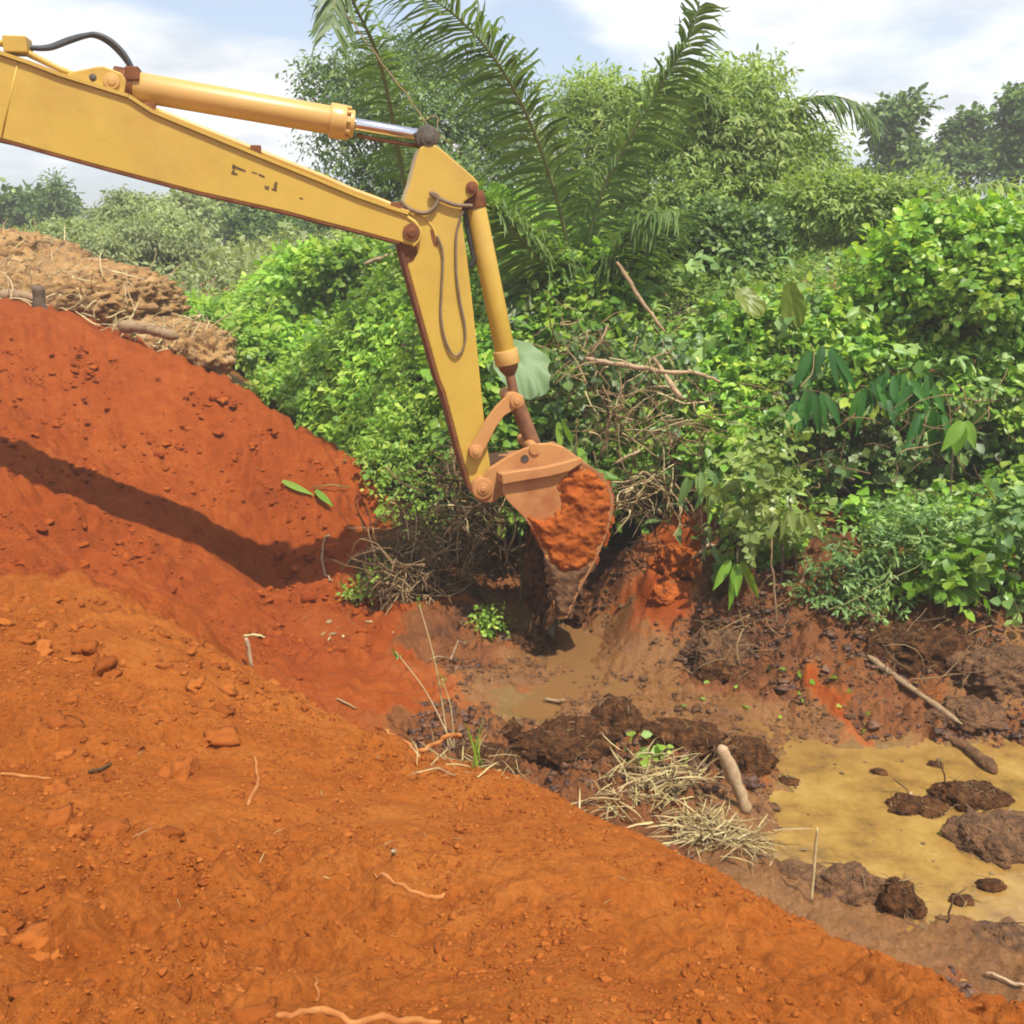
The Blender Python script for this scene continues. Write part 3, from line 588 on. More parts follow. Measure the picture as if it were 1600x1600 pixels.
def lump(label, mt, c, rad, seed, name='mud_clump', cat='mud', par=None, rot=0.0, rough=1.0, roots=0, group=None, n=(96, 60)):
    u = np.linspace(0, 2*np.pi, n[0], endpoint=False); v = np.linspace(0, np.pi, n[1]); U, Vv = np.meshgrid(u, v)
    D = np.stack([np.sin(Vv)*np.cos(U), np.sin(Vv)*np.sin(U), np.cos(Vv)], -1)
    q = D*np.array(rad); s = 1+rough*(.5*n3(q, .55*max(rad), seed)+.34*np.abs(n3(q, .2, seed+1))+.34*n3(q, .085, seed+2)+.26*np.abs(n3(q, .04, seed+3))+.12*n3(q, .02, seed+4))
    q = q*s[..., None]; cr, sr = math.cos(rot), math.sin(rot); q = np.stack([q[..., 0]*cr-q[..., 1]*sr, q[..., 0]*sr+q[..., 1]*cr, q[..., 2]], -1)
    V = (q+np.array(c)).reshape(-1, 3); nu, nv = n; i, j = np.meshgrid(np.arange(nv-1), np.arange(nu), indexing='ij'); j2 = (j+1) % nu
    F = np.stack([i*nu+j, (i+1)*nu+j, (i+1)*nu+j2, i*nu+j2], -1).reshape(-1, 4)
    if par: V = V-np.array(par[1])
    elif name: V = V-np.array(c)
    o = mesh_np(name, V, [F], mt, None, RS.rand(len(V)))
    if par: o.parent = par[0]
    else: o.location = tuple(c); tag(o, label, cat, group)
    if roots and not par:
        b = MB(); NP = (V-np.array(c) if not name else V)
        for k in range(roots*5):
            d = NP[random.randrange(len(NP))].copy(); dd = d/(np.linalg.norm(d)+1e-6)
            if d[2] < -.02: continue
            t = unit(np.cross(dd, np.array([random.gauss(0, 1), random.gauss(0, 1), random.gauss(0, 1)])))*random.uniform(.5, 1)+dd*random.uniform(-.1, .35); pts = [d]; sg = random.uniform(.012, .035)
            for j in range(5): t = t+np.array([random.gauss(0, .25), random.gauss(0, .25), random.gauss(-.12, .2)]); pts.append(pts[-1]+t*sg)
            r0 = random.uniform(.0015, .0045); b.tube(pts, [r0, r0, r0*.8, r0*.7, r0*.5, r0*.3], 4)
        rr = b.build('root_fibres', M['twig'], None, 0, 0, False); rr.parent = o; rr['kind'] = 'stuff'
    return o
excavator()

# ------------------------------------------------------------------ plants
LEAF = {}
def _leaf(w, droop=.12, fold=.06):
    V = np.array([(0,0,0),(.33,w,fold),(.33,-w,fold),(.38,0,0),(.72,.72*w,fold*.4),(.72,-.72*w,fold*.4),(.76,0,-.3*droop),(1,0,-droop)])
    return V, np.array([(3,6,4,1),(3,2,5,6)]), np.array([(0,3,1),(0,2,3),(6,7,4),(6,5,7)])
LEAF['ovate'] = _leaf(.36); LEAF['lance'] = _leaf(.17, .2, .05); LEAF['round'] = _leaf(.46, .16, .09)
LEAF['blade'] = (np.array([(0,.018,0),(0,-.018,0),(.45,.022,.03),(.45,-.022,.03),(.8,.013,-.03),(.8,-.013,-.03),(1,0,-.14)]), np.array([(0,1,3,2),(2,3,5,4)]), np.array([(4,5,6)]))
class LC:
    """collects leaves as arrays, then makes one mesh"""
    def __init__(s): s.d = {}
    def add(s, kind, pos, axis, nrm, size, rnd):
        s.d.setdefault(kind, []).append((np.asarray(pos, float), np.asarray(axis, float), np.asarray(nrm, float), np.asarray(size, float), np.asarray(rnd, float)))
    def count(s): return sum(len(q[0]) for l in s.d.values() for q in l)
    def arrays(s):
        Vs, Qs, Ts, Rn = [], [], [], []; base = 0
        for k, l in s.d.items():
            T, q, t = LEAF[k]; p, a, n, sz, rn = [np.concatenate([x[i] for x in l]) for i in range(5)]
            a = a/(np.linalg.norm(a, axis=1)[:, None]+1e-9); c = np.cross(n, a); c /= (np.linalg.norm(c, axis=1)[:, None]+1e-9); n = np.cross(a, c)
            V = p[:, None]+sz[:, None, None]*(T[None, :, 0, None]*a[:, None]+T[None, :, 1, None]*c[:, None]+T[None, :, 2, None]*n[:, None])
            m = len(p); o = base+np.arange(m)[:, None, None]*len(T)
            Vs.append(V.reshape(-1, 3)); Qs.append((q[None]+o).reshape(-1, 4)); Ts.append((t[None]+o).reshape(-1, 3)); Rn.append(np.repeat(rn, len(T))); base += m*len(T)
        return np.concatenate(Vs), [np.concatenate(Qs), np.concatenate(Ts)], np.concatenate(Rn)
    def build(s, name, m, parent=None, origin=None):
        V, F, r = s.arrays(); 
        if origin is not None: V = V-np.array(origin)
        o = mesh_np(name, V, F, m, None, r)
        if parent is not None: o.parent = parent; o.location = (0, 0, 0)
        return o
def sprays(lc, P0, N, size, kind='ovate', per=7, length=3.2, droop=.5, jit=.5, rn_shift=0, up=.42, rs=RS):
    """each point grows a short twig with leaves set alternately along it"""
    m = len(P0); N = unit(N); size = np.broadcast_to(np.asarray(size, float), (m,))
    d = unit(N*.7+rs.normal(size=(m, 3))*jit+np.array([0, 0, .15])); srn = np.clip(rs.beta(2.2, 2.2, m)+rn_shift, 0, 1)
    side = unit(np.cross(d, unit(np.array([0, 0, 1.])+rs.normal(size=(m, 3))*.3)))
    for k in range(per):
        t = (k+.3)/per; sg = 1 if k % 2 else -1
        pos = P0+d*(t*length*size)[:, None]-np.array([0, 0, 1.])*(droop*.4*t*t*length*size)[:, None]+rs.normal(size=(m, 3))*size[:, None]*.15
        ax = d*(.25+.75*t**2)+side*sg*(1.0-.7*t)+rs.normal(size=(m, 3))*.28-np.array([0, 0, droop])
        nr = np.array([0, 0, 1.])*up+N*.55+rs.normal(size=(m, 3))*.38
        lc.add(kind, pos, ax, nr, size*rs.uniform(.65, 1.25, m), np.clip(srn+rs.normal(size=m)*.16, 0, 1))
# --- the mass of undergrowth: a canopy surface fitted over the land, clothed in sprays of leaves
CA = []
for a in [(1250,975,10.9),(1500,955,10.9),(1250,850,11.3),(1400,820,11.6),(1560,850,11.5),(1200,700,12.0),(1400,640,12.3),(1550,650,12.3),(1100,600,13.0),(1300,560,12.9),(1500,500,13.4),(1100,450,14.6),(1300,400,15.2),(1500,370,15.2),
          (1620,340,15.2),(1200,300,18),(1350,285,19),(1550,290,19),(1100,240,20),(960,330,19),(900,820,12.9),(960,700,13.1),(900,640,13.5),(850,520,14.3),(900,420,15.5),(800,330,17.5),(1020,700,12.9),(1060,560,13.6),
          (600,890,12.8),(640,760,13.4),(600,660,14.4),(560,570,16.2),(450,560,17.5),(600,460,19),(450,480,22),(360,520,19.5),(350,440,26),(250,415,31),(600,390,26),(150,400,36),(450,380,34),(700,380,22),(20,385,38),(1750,500,13),(1750,320,17),(1700,850,11.2),(545,745,14.8),(420,620,16.6)]:
    q = P(*a); CA.append((q[0], q[1], q[2]))
for q in ((-1.9,13.2,.9),(-1.0,12.0,.7),(10,12,3.5),(14,14,4.5),(14,20,5.5),(-2.6,16,1.6),(-4.6,19,2.0),(-7,24,2.8),(-16,30,3.3),(-20,38,3.6),(-10,42,3.8),(0,40,4.2),(12,38,5.5),(22,36,5),(6,26,5.5),(1.3,12.3,1.0),(.2,12.3,.9),(24,20,5),(7.2,10.6,1.2),(-24,24,3.2),(-34,26,3.6),(-44,36,4),(-28,46,4)): CA.append(q)
CA = np.array(CA); _can = tps_fit(CA[:, 0], CA[:, 1], CA[:, 2], 3e-4)
def canopy(x, y):
    b = _can(x, y)+.42*np.abs(n2(x, y, 1.5, 51))*1.7+.2*np.abs(n2(x, y, .6, 52))*1.6+.35*n2(x, y, 3.2, 53)-.3-.5*sstep(14, 18, np.hypot(x, y))*sstep(-2, 2, x)
    return b
def inpoly(x, y, poly):
    ins = np.zeros(x.shape, bool); m = len(poly)
    for i in range(m):
        (x1, y1), (x2, y2) = poly[i], poly[(i+1) % m]
        ins ^= ((y1 > y) != (y2 > y)) & (x < (x2-x1)*(y-y1)/((y2-y1) if y2 != y1 else 1e-9)+x1)
    return ins
def cover(poly, n, rs):
    """points on the canopy inside poly, evenly by area"""
    xs = [p[0] for p in poly]; ys = [p[1] for p in poly]; out = []; got = 0
    while got < n:
        x = rs.uniform(min(xs), max(xs), n*2); y = rs.uniform(min(ys), max(ys), n*2); k = inpoly(x, y, poly); x, y = x[k], y[k]
        e = .06; h = canopy(x, y); gx = (canopy(x+e, y)-h)/e; gy = (canopy(x, y+e)-h)/e; w = np.clip(np.sqrt(1+gx*gx+gy*gy), 1, 5)
        k = rs.uniform(0, 5, len(x)) < w; out.append(np.stack([x, y, h, -gx, -gy, np.ones_like(x)], 1)[k]); got += k.sum()
    a = np.concatenate(out)[:n]; return a[:, :3], unit(a[:, 3:])
HOL = [(P(1370,710,11.8), (1.15,1.2,.62)), (P(1490,710,11.8), (.9,1.1,.55)), (P(1300,770,11.5), (.6,.9,.5)), (P(980,660,12.5), (.7,.7,.55)), (P(890,740,12.6), (.5,.6,.5)), (P(690,860,12.4), (.6,.7,.35)), (P(1560,590,12), (.5,.6,.4)), (P(1310,440,14), (.5,.6,.35)), (P(1190,430,14), (.4,.6,.4))]
def undergrowth(name, poly, n, size, mt, seed, kinds=(('ovate', 1.),), per=7, depth=.28, label=None, clear=.1):
    rs = np.random.RandomState(seed); lc = LC(); p, nn = cover(poly, n, rs)
    g = hz(p[:, 0], p[:, 1]); dep = rs.exponential(depth, n)*np.where(rs.uniform(size=n) < .5, .35, 1.); p = p-nn*dep[:, None]
    ok = p[:, 2] > g+clear
    for hp, hr in HOL: ok &= np.linalg.norm((p-hp)/hr, axis=1) > 1+.35*n3(p, .5, 9)
    p, nn = p[ok], nn[ok]; r = np.hypot(p[:, 0], p[:, 1]); patch = n2(p[:, 0], p[:, 1], 1.9, seed)
    s = size*(r/13)**.75*np.clip(1+.8*patch, .6, 1.6)*rs.uniform(.8, 1.25, len(p)); c = rs.uniform(size=len(p)); lo = 0
    for kd, f in kinds:
        m = (c >= lo) & (c < lo+f); lo += f
        if m.any(): sprays(lc, p[m], nn[m], s[m], kd, per, 3.0, .55, .5, rs=rs, rn_shift=.0)
    o = lc.build(name, mt); tag(o, label, 'undergrowth', kind='stuff'); return o
undergrowth('creeper_undergrowth', [(2.6,11.2),(3.2,10.6),(4.4,10.5),(7.5,10.6),(13,11),(14,14.8),(7,14.8),(4,14.2),(1.6,14),(2.2,12.7)], 11000, .112, M['creeper'], 21, (('ovate', .58), ('round', .2), ('lance', .22)), label='glossy creepers smothering the bushes on the right bank of the pit')
undergrowth('feathery_undergrowth', [(1.6,13.8),(4,13.8),(7,14.4),(14,14.4),(14,20),(8,20),(3,19.5),(1.2,17)], 7500, .085, M['feather'], 26, (('lance', .8), ('ovate', .2)), per=9, depth=.35, label='soft feathery yellow-green growth climbing the rise above the creepers')
undergrowth('drooping_foliage', [(2.6,11.2),(3.2,10.7),(7.5,10.8),(11,11),(12,15.5),(2,15.5),(1.4,13.2)], 420, .19, M['bluegreen'], 27, (('lance', .75), ('ovate', .25)), per=6, depth=.02, label='scattered larger drooping leaves standing out from the creeper wall')
undergrowth('drooping_foliage', [(-.6,13),(2,12.9),(3,19),(-2,19)], 260, .17, M['darkleaf'], 28, (('lance', .6), ('round', .4)), per=6, depth=.02, label='larger dark leaves hanging behind the excavator arm')
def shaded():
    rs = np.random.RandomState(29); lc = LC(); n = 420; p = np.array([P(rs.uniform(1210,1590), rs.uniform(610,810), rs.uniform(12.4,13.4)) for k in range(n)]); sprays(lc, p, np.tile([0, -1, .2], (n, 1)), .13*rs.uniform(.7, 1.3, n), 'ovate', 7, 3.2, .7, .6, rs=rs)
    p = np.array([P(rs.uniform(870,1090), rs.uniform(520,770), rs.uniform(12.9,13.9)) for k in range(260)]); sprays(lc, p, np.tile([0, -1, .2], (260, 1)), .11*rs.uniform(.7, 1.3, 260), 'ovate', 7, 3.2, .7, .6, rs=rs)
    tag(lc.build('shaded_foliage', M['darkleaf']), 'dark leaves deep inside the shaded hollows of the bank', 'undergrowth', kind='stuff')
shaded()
undergrowth('creeper_undergrowth', [(-.6,13.0),(.6,13.0),(2.0,12.9),(1.8,14),(1.6,17.5),(3,20),(-2,20),(-1.4,16)], 6500, .12, M['creeper'], 22, (('ovate', .55), ('round', .15), ('lance', .3)), label='leafy tangle of creepers behind the arm and bucket of the excavator')
undergrowth('field_undergrowth', [(-.5,13.0),(-.95,12.5),(-1.35,12.6),(-1.7,13.2),(-2.0,14.2),(-2.8,15.3),(-4.2,16.8),(-5.6,18.6),(-7.5,22.5),(-8,25),(-3,27),(3,25),(-1,19),(-1.2,15)], 17000, .088, M['field'], 23, (('ovate', .5), ('lance', .5)), depth=.22, label='bright low leafy undergrowth spreading behind the far red slope')
undergrowth('distant_scrub', [(-8,25),(-13,26),(-20,23),(-34,24),(-46,34),(-30,46),(24,44),(24,22),(13,20),(3,25),(-3,27)], 19000, .09, M['hazeleaf'], 24, (('ovate', .4), ('lance', .6)), depth=.5, label='pale grey-green scrub filling the middle distance')
# --- single plants and trees
def crown_tree(name, label, cat, base, blobs, leaf, kind, n, mt, seed, trunk_r=.16, group=None, droop=.3, per=7, shell=.5, length=3.2):
    """blobs: (x, y, z, rx, ry, rz) in metres relative to base"""
    rs = np.random.RandomState(seed); root = empty(name, tuple(base), label, cat, group); lc = LC()
    vol = np.array([b_[3]*b_[4]+b_[4]*b_[5] for b_ in blobs]); cnt = np.maximum((n*vol/vol.sum()).astype(int), 20)
    for b_, c in zip(blobs, cnt):
        d = unit(rs.normal(size=(c, 3))); d[:, 2] = np.where(d[:, 2] < -.35, -d[:, 2], d[:, 2]); rr = 1-shell*rs.uniform(size=c)**1.7
        lump_ = 1+.5*n3(d*1.7+b_[0], .8, seed)+.25*n3(d*4+b_[1], .8, seed+1)
        p = np.array(b_[:3])+d*np.array(b_[3:])*(rr*lump_)[:, None]
        sprays(lc, p, d, leaf*rs.uniform(.75, 1.25, c), kind, per, length, droop, .5, rs=rs)
    V, F, r_ = lc.arrays(); o = mesh_np('crown', V, F, mt, None, r_); o.parent = root
    b = MB(); top = max(b_[2] for b_ in blobs); cx = sum(b_[0] for b_ in blobs)/len(blobs); cy = sum(b_[1] for b_ in blobs)/len(blobs)
    pts = [(0, 0, -.3), (cx*.2+.05, cy*.2, top*.25), (cx*.5, cy*.5-.04, top*.5), (cx*.9, cy*.9, top*.85)]; b.tube(crom(pts, 4), list(np.linspace(trunk_r, trunk_r*.3, 13)), 10)
    o = b.build('trunk', M['bark'], None, 0); o.parent = root
    b = MB()
    for b_ in blobs[:12]:
        s = np.array([cx*.35, cy*.35, top*.38]); e = np.array(b_[:3]); mid = (s+e)/2+np.array([random.gauss(0, .1), random.gauss(0, .1), .12*top*.3]); b.tube(crom([s, mid, e], 4), list(np.linspace(trunk_r*.45, trunk_r*.1, 9)), 6)
    o = b.build('limbs', M['bark'], None, 0); o.parent = root
    return root
def tree_px(name, label, cat, pbase, Y, pblobs, leaf, kind, n, mt, seed, **k):
    """blobs given by where they stand in the photograph: (px, py, radius_x_px, radius_y_px[, dY])"""
    b0 = P(pbase[0], pbase[1], Y); b0[2] = float(hz(np.array([b0[0]]), np.array([b0[1]]))[0]); bl = []
    for q in pblobs:
        dy = q[4] if len(q) > 4 else 0; c = P(q[0], q[1], Y+dy)-b0; s = (Y+dy)/FPX*1.03
        bl.append((c[0], c[1], c[2], q[2]*s, (q[2]+q[3])*.5*s, q[3]*s))
    return crown_tree(name, label, cat, b0, bl, leaf, kind, n, mt, seed, **k)
tree_px('leafy_tree', 'big dark green bushy tree behind the raised end of the excavator arm', 'tree', (650,400), 25,
        [(560,150,70,50),(620,115,70,45,1),(690,130,70,50),(540,215,55,55,-1),(610,200,75,60,-1.5),(700,210,80,65,-1),(770,170,60,60,1),(780,250,70,60,-1),(560,280,50,40,-1.5),(640,290,80,50,-2),(730,310,80,55,-2),(820,300,40,50,-1),(600,340,70,40,-1),(690,370,80,50,-2),(790,380,80,50,-2),(505,125,30,22),(480,150,22,18),(520,190,30,30)], .135, 'lance', 4600, M['darkleaf'], 31, trunk_r=.3, shell=.9, per=8, droop=.55, length=3.8)
tree_px('feathery_tree', 'light green feathery thicket of tall stems right of the upright palm frond', 'tree', (1120,400), 20,
        [(1110,170,50,40),(1160,182,46,50,-.5),(1190,230,60,60,-1),(1120,240,70,60,-1.2),(1060,260,60,50,-.8),(1250,270,45,50),(1040,190,45,50),(1180,310,80,50,-1.5),(1085,330,70,50,-1.8),(1195,140,12,34),(1130,132,34,18),(1270,245,30,28),(1000,230,50,60,.5)], .13, 'lance', 3600, M['feather'], 32, trunk_r=.1, per=9, droop=.6, length=4.5, shell=.85)
tree_px('feathery_tree', 'loose yellow-green shrub crown seen through the gap between the two tall fronds', 'tree', (925,420), 21,
        [(930,170,50,35),(900,210,50,50,-.5),(960,220,50,60,-.6),(920,280,60,60,-1),(880,340,60,60,-1),(960,340,60,50,-1.5)], .12, 'lance', 1900, M['feather'], 33, trunk_r=.09, per=9, droop=.4, length=4)
tree_px('vine_draped_tree', 'dark tree draped in vines with a flat leaning top on the right skyline', 'tree', (1400,285), 42,
        [(1398,186,24,11),(1393,215,16,20),(1402,250,17,24),(1428,170,14,4),(1376,198,10,9),(1434,262,16,14,-1)], .22, 'ovate', 900, M['darkleaf'], 34, trunk_r=.35)
tree_px('leafy_tree', 'rounded mid green tree next to the vine draped one on the right skyline', 'tree', (1520,290), 46,
        [(1518,205,22,14),(1488,232,18,14),(1540,238,22,18),(1510,265,32,16,-1)], .22, 'ovate', 800, M['darkleaf'], 35, trunk_r=.3)
tree_px('leafy_tree', 'tall dark tree cut by the right edge on the skyline', 'tree', (1590,290), 40,
        [(1588,165,14,7),(1580,182,9,7),(1598,210,14,18),(1606,245,22,20),(1578,268,14,14)], .2, 'ovate', 700, M['darkleaf'], 36, trunk_r=.3)
tree_px('leafy_tree', 'low dark shrub at the foot of the sky gap left of the vine draped tree', 'shrub', (1350,290), 44, [(1345,282,16,6),(1320,288,14,6),(1370,288,14,6)], .16, 'ovate', 300, M['darkleaf'], 37, trunk_r=.1)
# skyline on the left, below the boom
tree_px('leafy_tree', 'dark green spreading tree at the far left of the skyline', 'tree', (40,400), 52, [(20,345,30,20),(50,335,32,18),(80,350,26,22),(15,370,32,20),(70,372,36,18)], .3, 'ovate', 1100, M['darkleaf'], 41, trunk_r=.3)
tree_px('pointed_tree', 'small pointed tree rising above the far left skyline', 'tree', (92,390), 50, [(90,300,7,10),(93,318,14,9),(88,332,18,9),(92,348,20,10)], .24, 'lance', 420, M['darkleaf'], 42, trunk_r=.18)
tree_px('grey_green_bush', 'tall pale grassy bush with drooping foliage under the middle of the boom', 'bush', (215,430), 33, [(195,325,22,16),(230,345,40,24),(180,360,40,26),(260,370,40,26,-1),(215,385,55,28,-2),(150,390,40,22,-1),(280,400,36,24,-2)], .145, 'lance', 3400, M['hazeleaf'], 43, trunk_r=.1, droop=.9, length=4, per=8)
tree_px('leafy_tree', 'round grey-green tree on the skyline right of the tall grassy bush', 'tree', (290,400), 44, [(290,325,20,10),(275,338,26,14),(310,345,26,14),(290,362,40,18)], .18, 'ovate', 1300, M['hazeleaf'], 44, trunk_r=.22)
tree_px('leafy_tree', 'small umbrella shaped tree on the skyline below the boom lettering', 'tree', (338,400), 46, [(338,325,19,7),(325,334,14,8),(350,335,14,8),(338,350,22,12)], .25, 'ovate', 600, M['hazeleaf'], 45, trunk_r=.2)
tree_px('leafy_tree', 'dark clump of tree tops right under the lower edge of the boom', 'tree', (420,420), 40, [(385,345,26,14),(420,350,34,16),(465,362,40,20),(440,385,50,22,-1),(510,380,40,22,-1),(390,375,34,18)], .16, 'ovate', 2200, M['darkleaf'], 46, trunk_r=.25)
tree_px('grey_green_bush', 'pale bush sitting behind the brown debris heap at left', 'bush', (120,430), 30, [(110,375,40,18),(60,385,40,16),(150,400,40,20,-1),(20,388,30,14)], .13, 'lance', 1700, M['hazeleaf'], 47, trunk_r=.08, droop=.6)
tree_px('leafy_bush', 'bright bush between the boom and the far red slope, hiding fallen branches', 'bush', (560,460), 21, [(520,430,50,26),(575,425,50,26),(470,440,40,24),(610,450,40,26)], .14, 'ovate', 1300, M['field'], 48, trunk_r=.07)
tree_px('leafy_bush', 'dark fine leaved bush in front of the feathery thicket', 'bush', (1130,520), 16, [(1090,400,70,45),(1150,420,70,50),(1060,440,50,40),(1170,380,50,40),(1110,360,60,30)], .075, 'ovate', 2400, M['darkleaf'], 49, trunk_r=.08)
tree_px('leafy_bush', 'large leaved climbing bush on top of the right bank near the right edge', 'bush', (1500,520), 13.6, [(1470,390,80,40),(1560,400,70,45),(1420,440,70,45),(1520,470,80,50,-.5),(1600,480,60,60)], .115, 'ovate', 1800, M['creeper'], 50, trunk_r=.08)
tree_px('leafy_bush', 'yellow-green bush rising at the centre right below the distant shrub', 'bush', (1330,380), 17, [(1300,320,60,28),(1370,330,60,30),(1440,330,60,28),(1250,330,40,28)], .11, 'lance', 1500, M['feather'], 51, trunk_r=.08)
tree_px('drooping_shrub', 'pale green shrub with compound leaves leaning over the red soil right of the bucket', 'shrub', (1215,960), 10.8, [(1165,790,34,26),(1215,765,34,22),(1180,835,36,20),(1245,835,22,30),(1200,725,30,18)], .105, 'ovate', 62, M['paleleaf'], 52, trunk_r=.022, per=9, length=3.5)
tree_px('fern_like_shrub', 'soft blue-green shrub with fine leaves at the foot of the right bank', 'shrub', (1400,960), 10.6, [(1390,845,50,22),(1440,835,46,24),(1340,890,46,24),(1410,890,56,26),(1480,870,40,28),(1300,935,44,20),(1380,945,60,18)], .085, 'lance', 420, M['bluegreen'], 53, trunk_r=.02, per=11, length=4)
tree_px('broad_leaved_plant', 'bright broad leaved plant at the foot of the bank near the right edge', 'plant', (1500,960), 10.4, [(1490,895,34,24),(1450,910,30,20),(1530,900,30,26)], .17, 'ovate', 34, M['bright'], 54, trunk_r=.015, per=5, length=2)
tree_px('broad_leaved_plant', 'leafy plant cut by the right edge at the foot of the bank', 'plant', (1590,960), 10.4, [(1590,830,34,40),(1570,900,40,40),(1600,940,34,20)], .13, 'ovate', 110, M['bluegreen'], 55, trunk_r=.015, per=6, length=2.4)
tree_px('creeping_plant', 'small leafy weed spilling over the toe of the far red slope', 'weed', (600,930), 12.2, [(575,925,16,8),(600,905,20,14),(555,935,12,5)], .06, 'ovate', 60, M['field'], 56, trunk_r=.008, per=5)
tree_px('creeping_plant', 'leafy weed growing in the bucket shadow beside the puddle', 'weed', (770,985), 11.3, [(770,975,22,20),(755,990,14,10)], .05, 'ovate', 60, M['field'], 57, trunk_r=.008, per=5)
# --- palms
def bez(pts, n=26): return crom(pts, max(2, n//(len(pts)-1)))
def frond(root, base, pts, ll, n_leaf, seed, mt, width=.024, droop=.55):
    n_leaf = int(n_leaf*1.7); rs = np.random.RandomState(seed); c = np.array(bez(pts, 30)); m = len(c); V, F = [], []; L = np.concatenate([[0], np.cumsum(np.linalg.norm(np.diff(c, axis=0), axis=1))]); L /= L[-1]; rn = []
    for i in range(n_leaf):
        t = .12+.88*i/(n_leaf-1); k = np.interp(t, L, np.arange(m)); i0 = min(int(k), m-2); p = c[i0]+(c[i0+1]-c[i0])*(k-i0); tan = unit(c[i0+1]-c[i0])
        sd = np.cross(tan, [0, 0, 1.]); hint = np.array([.85, .5, 0]); hint = hint-tan*np.dot(hint, tan); sd = sd*(1 if np.dot(sd, hint) > 0 else -1)*.6+hint*.8
        sd = unit(sd); upn = np.cross(sd, tan); le = ll*(.45+.6*math.sin(math.pi*min(1, .18+.76*t)))*rs.uniform(.85, 1.1)
        for sg in (-1, 1):
            d = unit(sd*sg*1.0+tan*(.55+.5*t)+upn*rs.uniform(-.35, .55)+rs.normal(size=3)*.16); q = p.copy(); w = width*rs.uniform(.8, 1.2); wd = unit(np.cross(d, upn)); b0 = len(V); rr = rs.uniform(.2, .9)
            for s_, ww in ((0, .5), (.3, 1), (.62, .85), (.85, .5), (1, .08)):
                pos = p+d*le*s_-np.array([0, 0, 1.])*droop*le*s_*s_*rs.uniform(.7, 1.2); V += [pos-wd*w*ww, pos+wd*w*ww]; rn += [rr, rr]
            F += [(b0+2*j, b0+2*j+1, b0+2*j+3, b0+2*j+2) for j in range(4)]
    o = mesh_np('frond', np.array(V)-np.array(base), [np.array(F)], mt, None, rn); o.parent = root
    b = MB(); b.tube([q-np.array(base) for q in c], list(np.linspace(.04, .006, m)), 6); r_ = b.build('rachis', M['stem'], None, 0); r_.parent = o
    return o
def palm(label, base_px, Y, crown_py, fronds, seed, ll=.8, mt=None, n_leaf=64, name='oil_palm', tr=.2):
    cpt = P(base_px, crown_py, Y); base = cpt.copy(); base[2] = float(hz(np.array([cpt[0]]), np.array([cpt[1]]))[0]); root = empty(name, tuple(base), label, 'palm')
    for k, f in enumerate(fronds): frond(root, base, [cpt]+[P(*q) for q in f], ll, n_leaf, seed+k, mt or M['palm'])
    b = MB(); H = cpt[2]-base[2]; b.tube([(0, 0, -.2), (.03, 0, H*.5), (0, 0, H+.1)], [tr*1.2, tr, tr*.8], 12); t = b.build('trunk', M['bark'], None, 40); t.parent = root
palm('large oil palm with long fronds arching over the excavator arm into the sky', 905, 15.5, 470,
     [[(875,330,15.2),(832,200,14.6),(775,95,14.0),(700,15,13.4),(615,-30,12.8)],
      [(930,330,15.4),(975,230,15.2),(1030,140,15.0),(1075,60,14.8),(1092,12,14.7)],
       [(860,420,15),(800,360,14.5),(770,330,14.2)],
      [(960,400,15),(1010,340,14.5),(1060,330,14)],
       [(840,430,15.5),(830,450,14.8),(815,520,14.3)], [(930,420,15.6),(960,400,15.2),(1000,440,15.0)]], 80, .85)
palm('oil palm frond tips hanging in the sky left of the long arching frond', 640, 17, 330, [[(600,120,15.5),(560,20,14.6),(530,-30,14.2),(520,40,13.9)]], 95, .62, None, 46, tr=.12)
palm('palm whose single frond arches against the sky at centre right', 1150, 19.5, 330, [[(1185,230,19.2),(1225,175,19),(1290,150,18.8),(1345,165,18.6),(1372,195,18.5)],[(1130,250,19),(1120,190,18.5),(1090,150,18)]], 110, .62, None, 60, tr=.12)
palm('low palm with pale fronds near the right edge below the skyline', 1640, 17.5, 400, [[(1600,310,17),(1560,285,16.6),(1500,300,16.2)],[(1600,330,17),(1570,320,16),(1530,340,15.5)]], 120, .55, M['feather'], 44, tr=.1)
# --- plants with a few big leaves
def leafblade(c, tipdir, nrm, L, Wd, notch=0.0, curl=.12, n=14, m=12):
    """one shaped blade as a grid: returns verts, faces"""
    a = unit(np.array(tipdir, float)); nr = np.array(nrm, float); s = unit(np.cross(nr, a)); nr = np.cross(a, s); V = []
    for i in range(n):
        t = i/(n-1); w = Wd*.5*(math.sin(math.pi*min(.999, (.06+.94*t)**.75)) if notch == 0 else math.sqrt(max(0, 1-(2*t-1)**2))*(1.0))+.003
        if notch: w *= 1+.10*math.sin(9*t+L*20)+.05*math.sin(23*t)
        for j in range(m+1):
            q = 2*j/m-1; x = t*L-(notch*L*abs(q)**1.5*(1-t)**2*.9); z = -curl*L*t*t+.10*Wd*abs(q)-(.05 if notch else .012)*Wd*math.cos(math.atan2(q*.5, t+.05)*16)*(.3+t)
            V.append(np.array(c)+a*x+s*w*q+nr*z)
    F = [(i*(m+1)+j, i*(m+1)+j+1, (i+1)*(m+1)+j+1, (i+1)*(m+1)+j) for i in range(n-1) for j in range(m)]
    return V, F
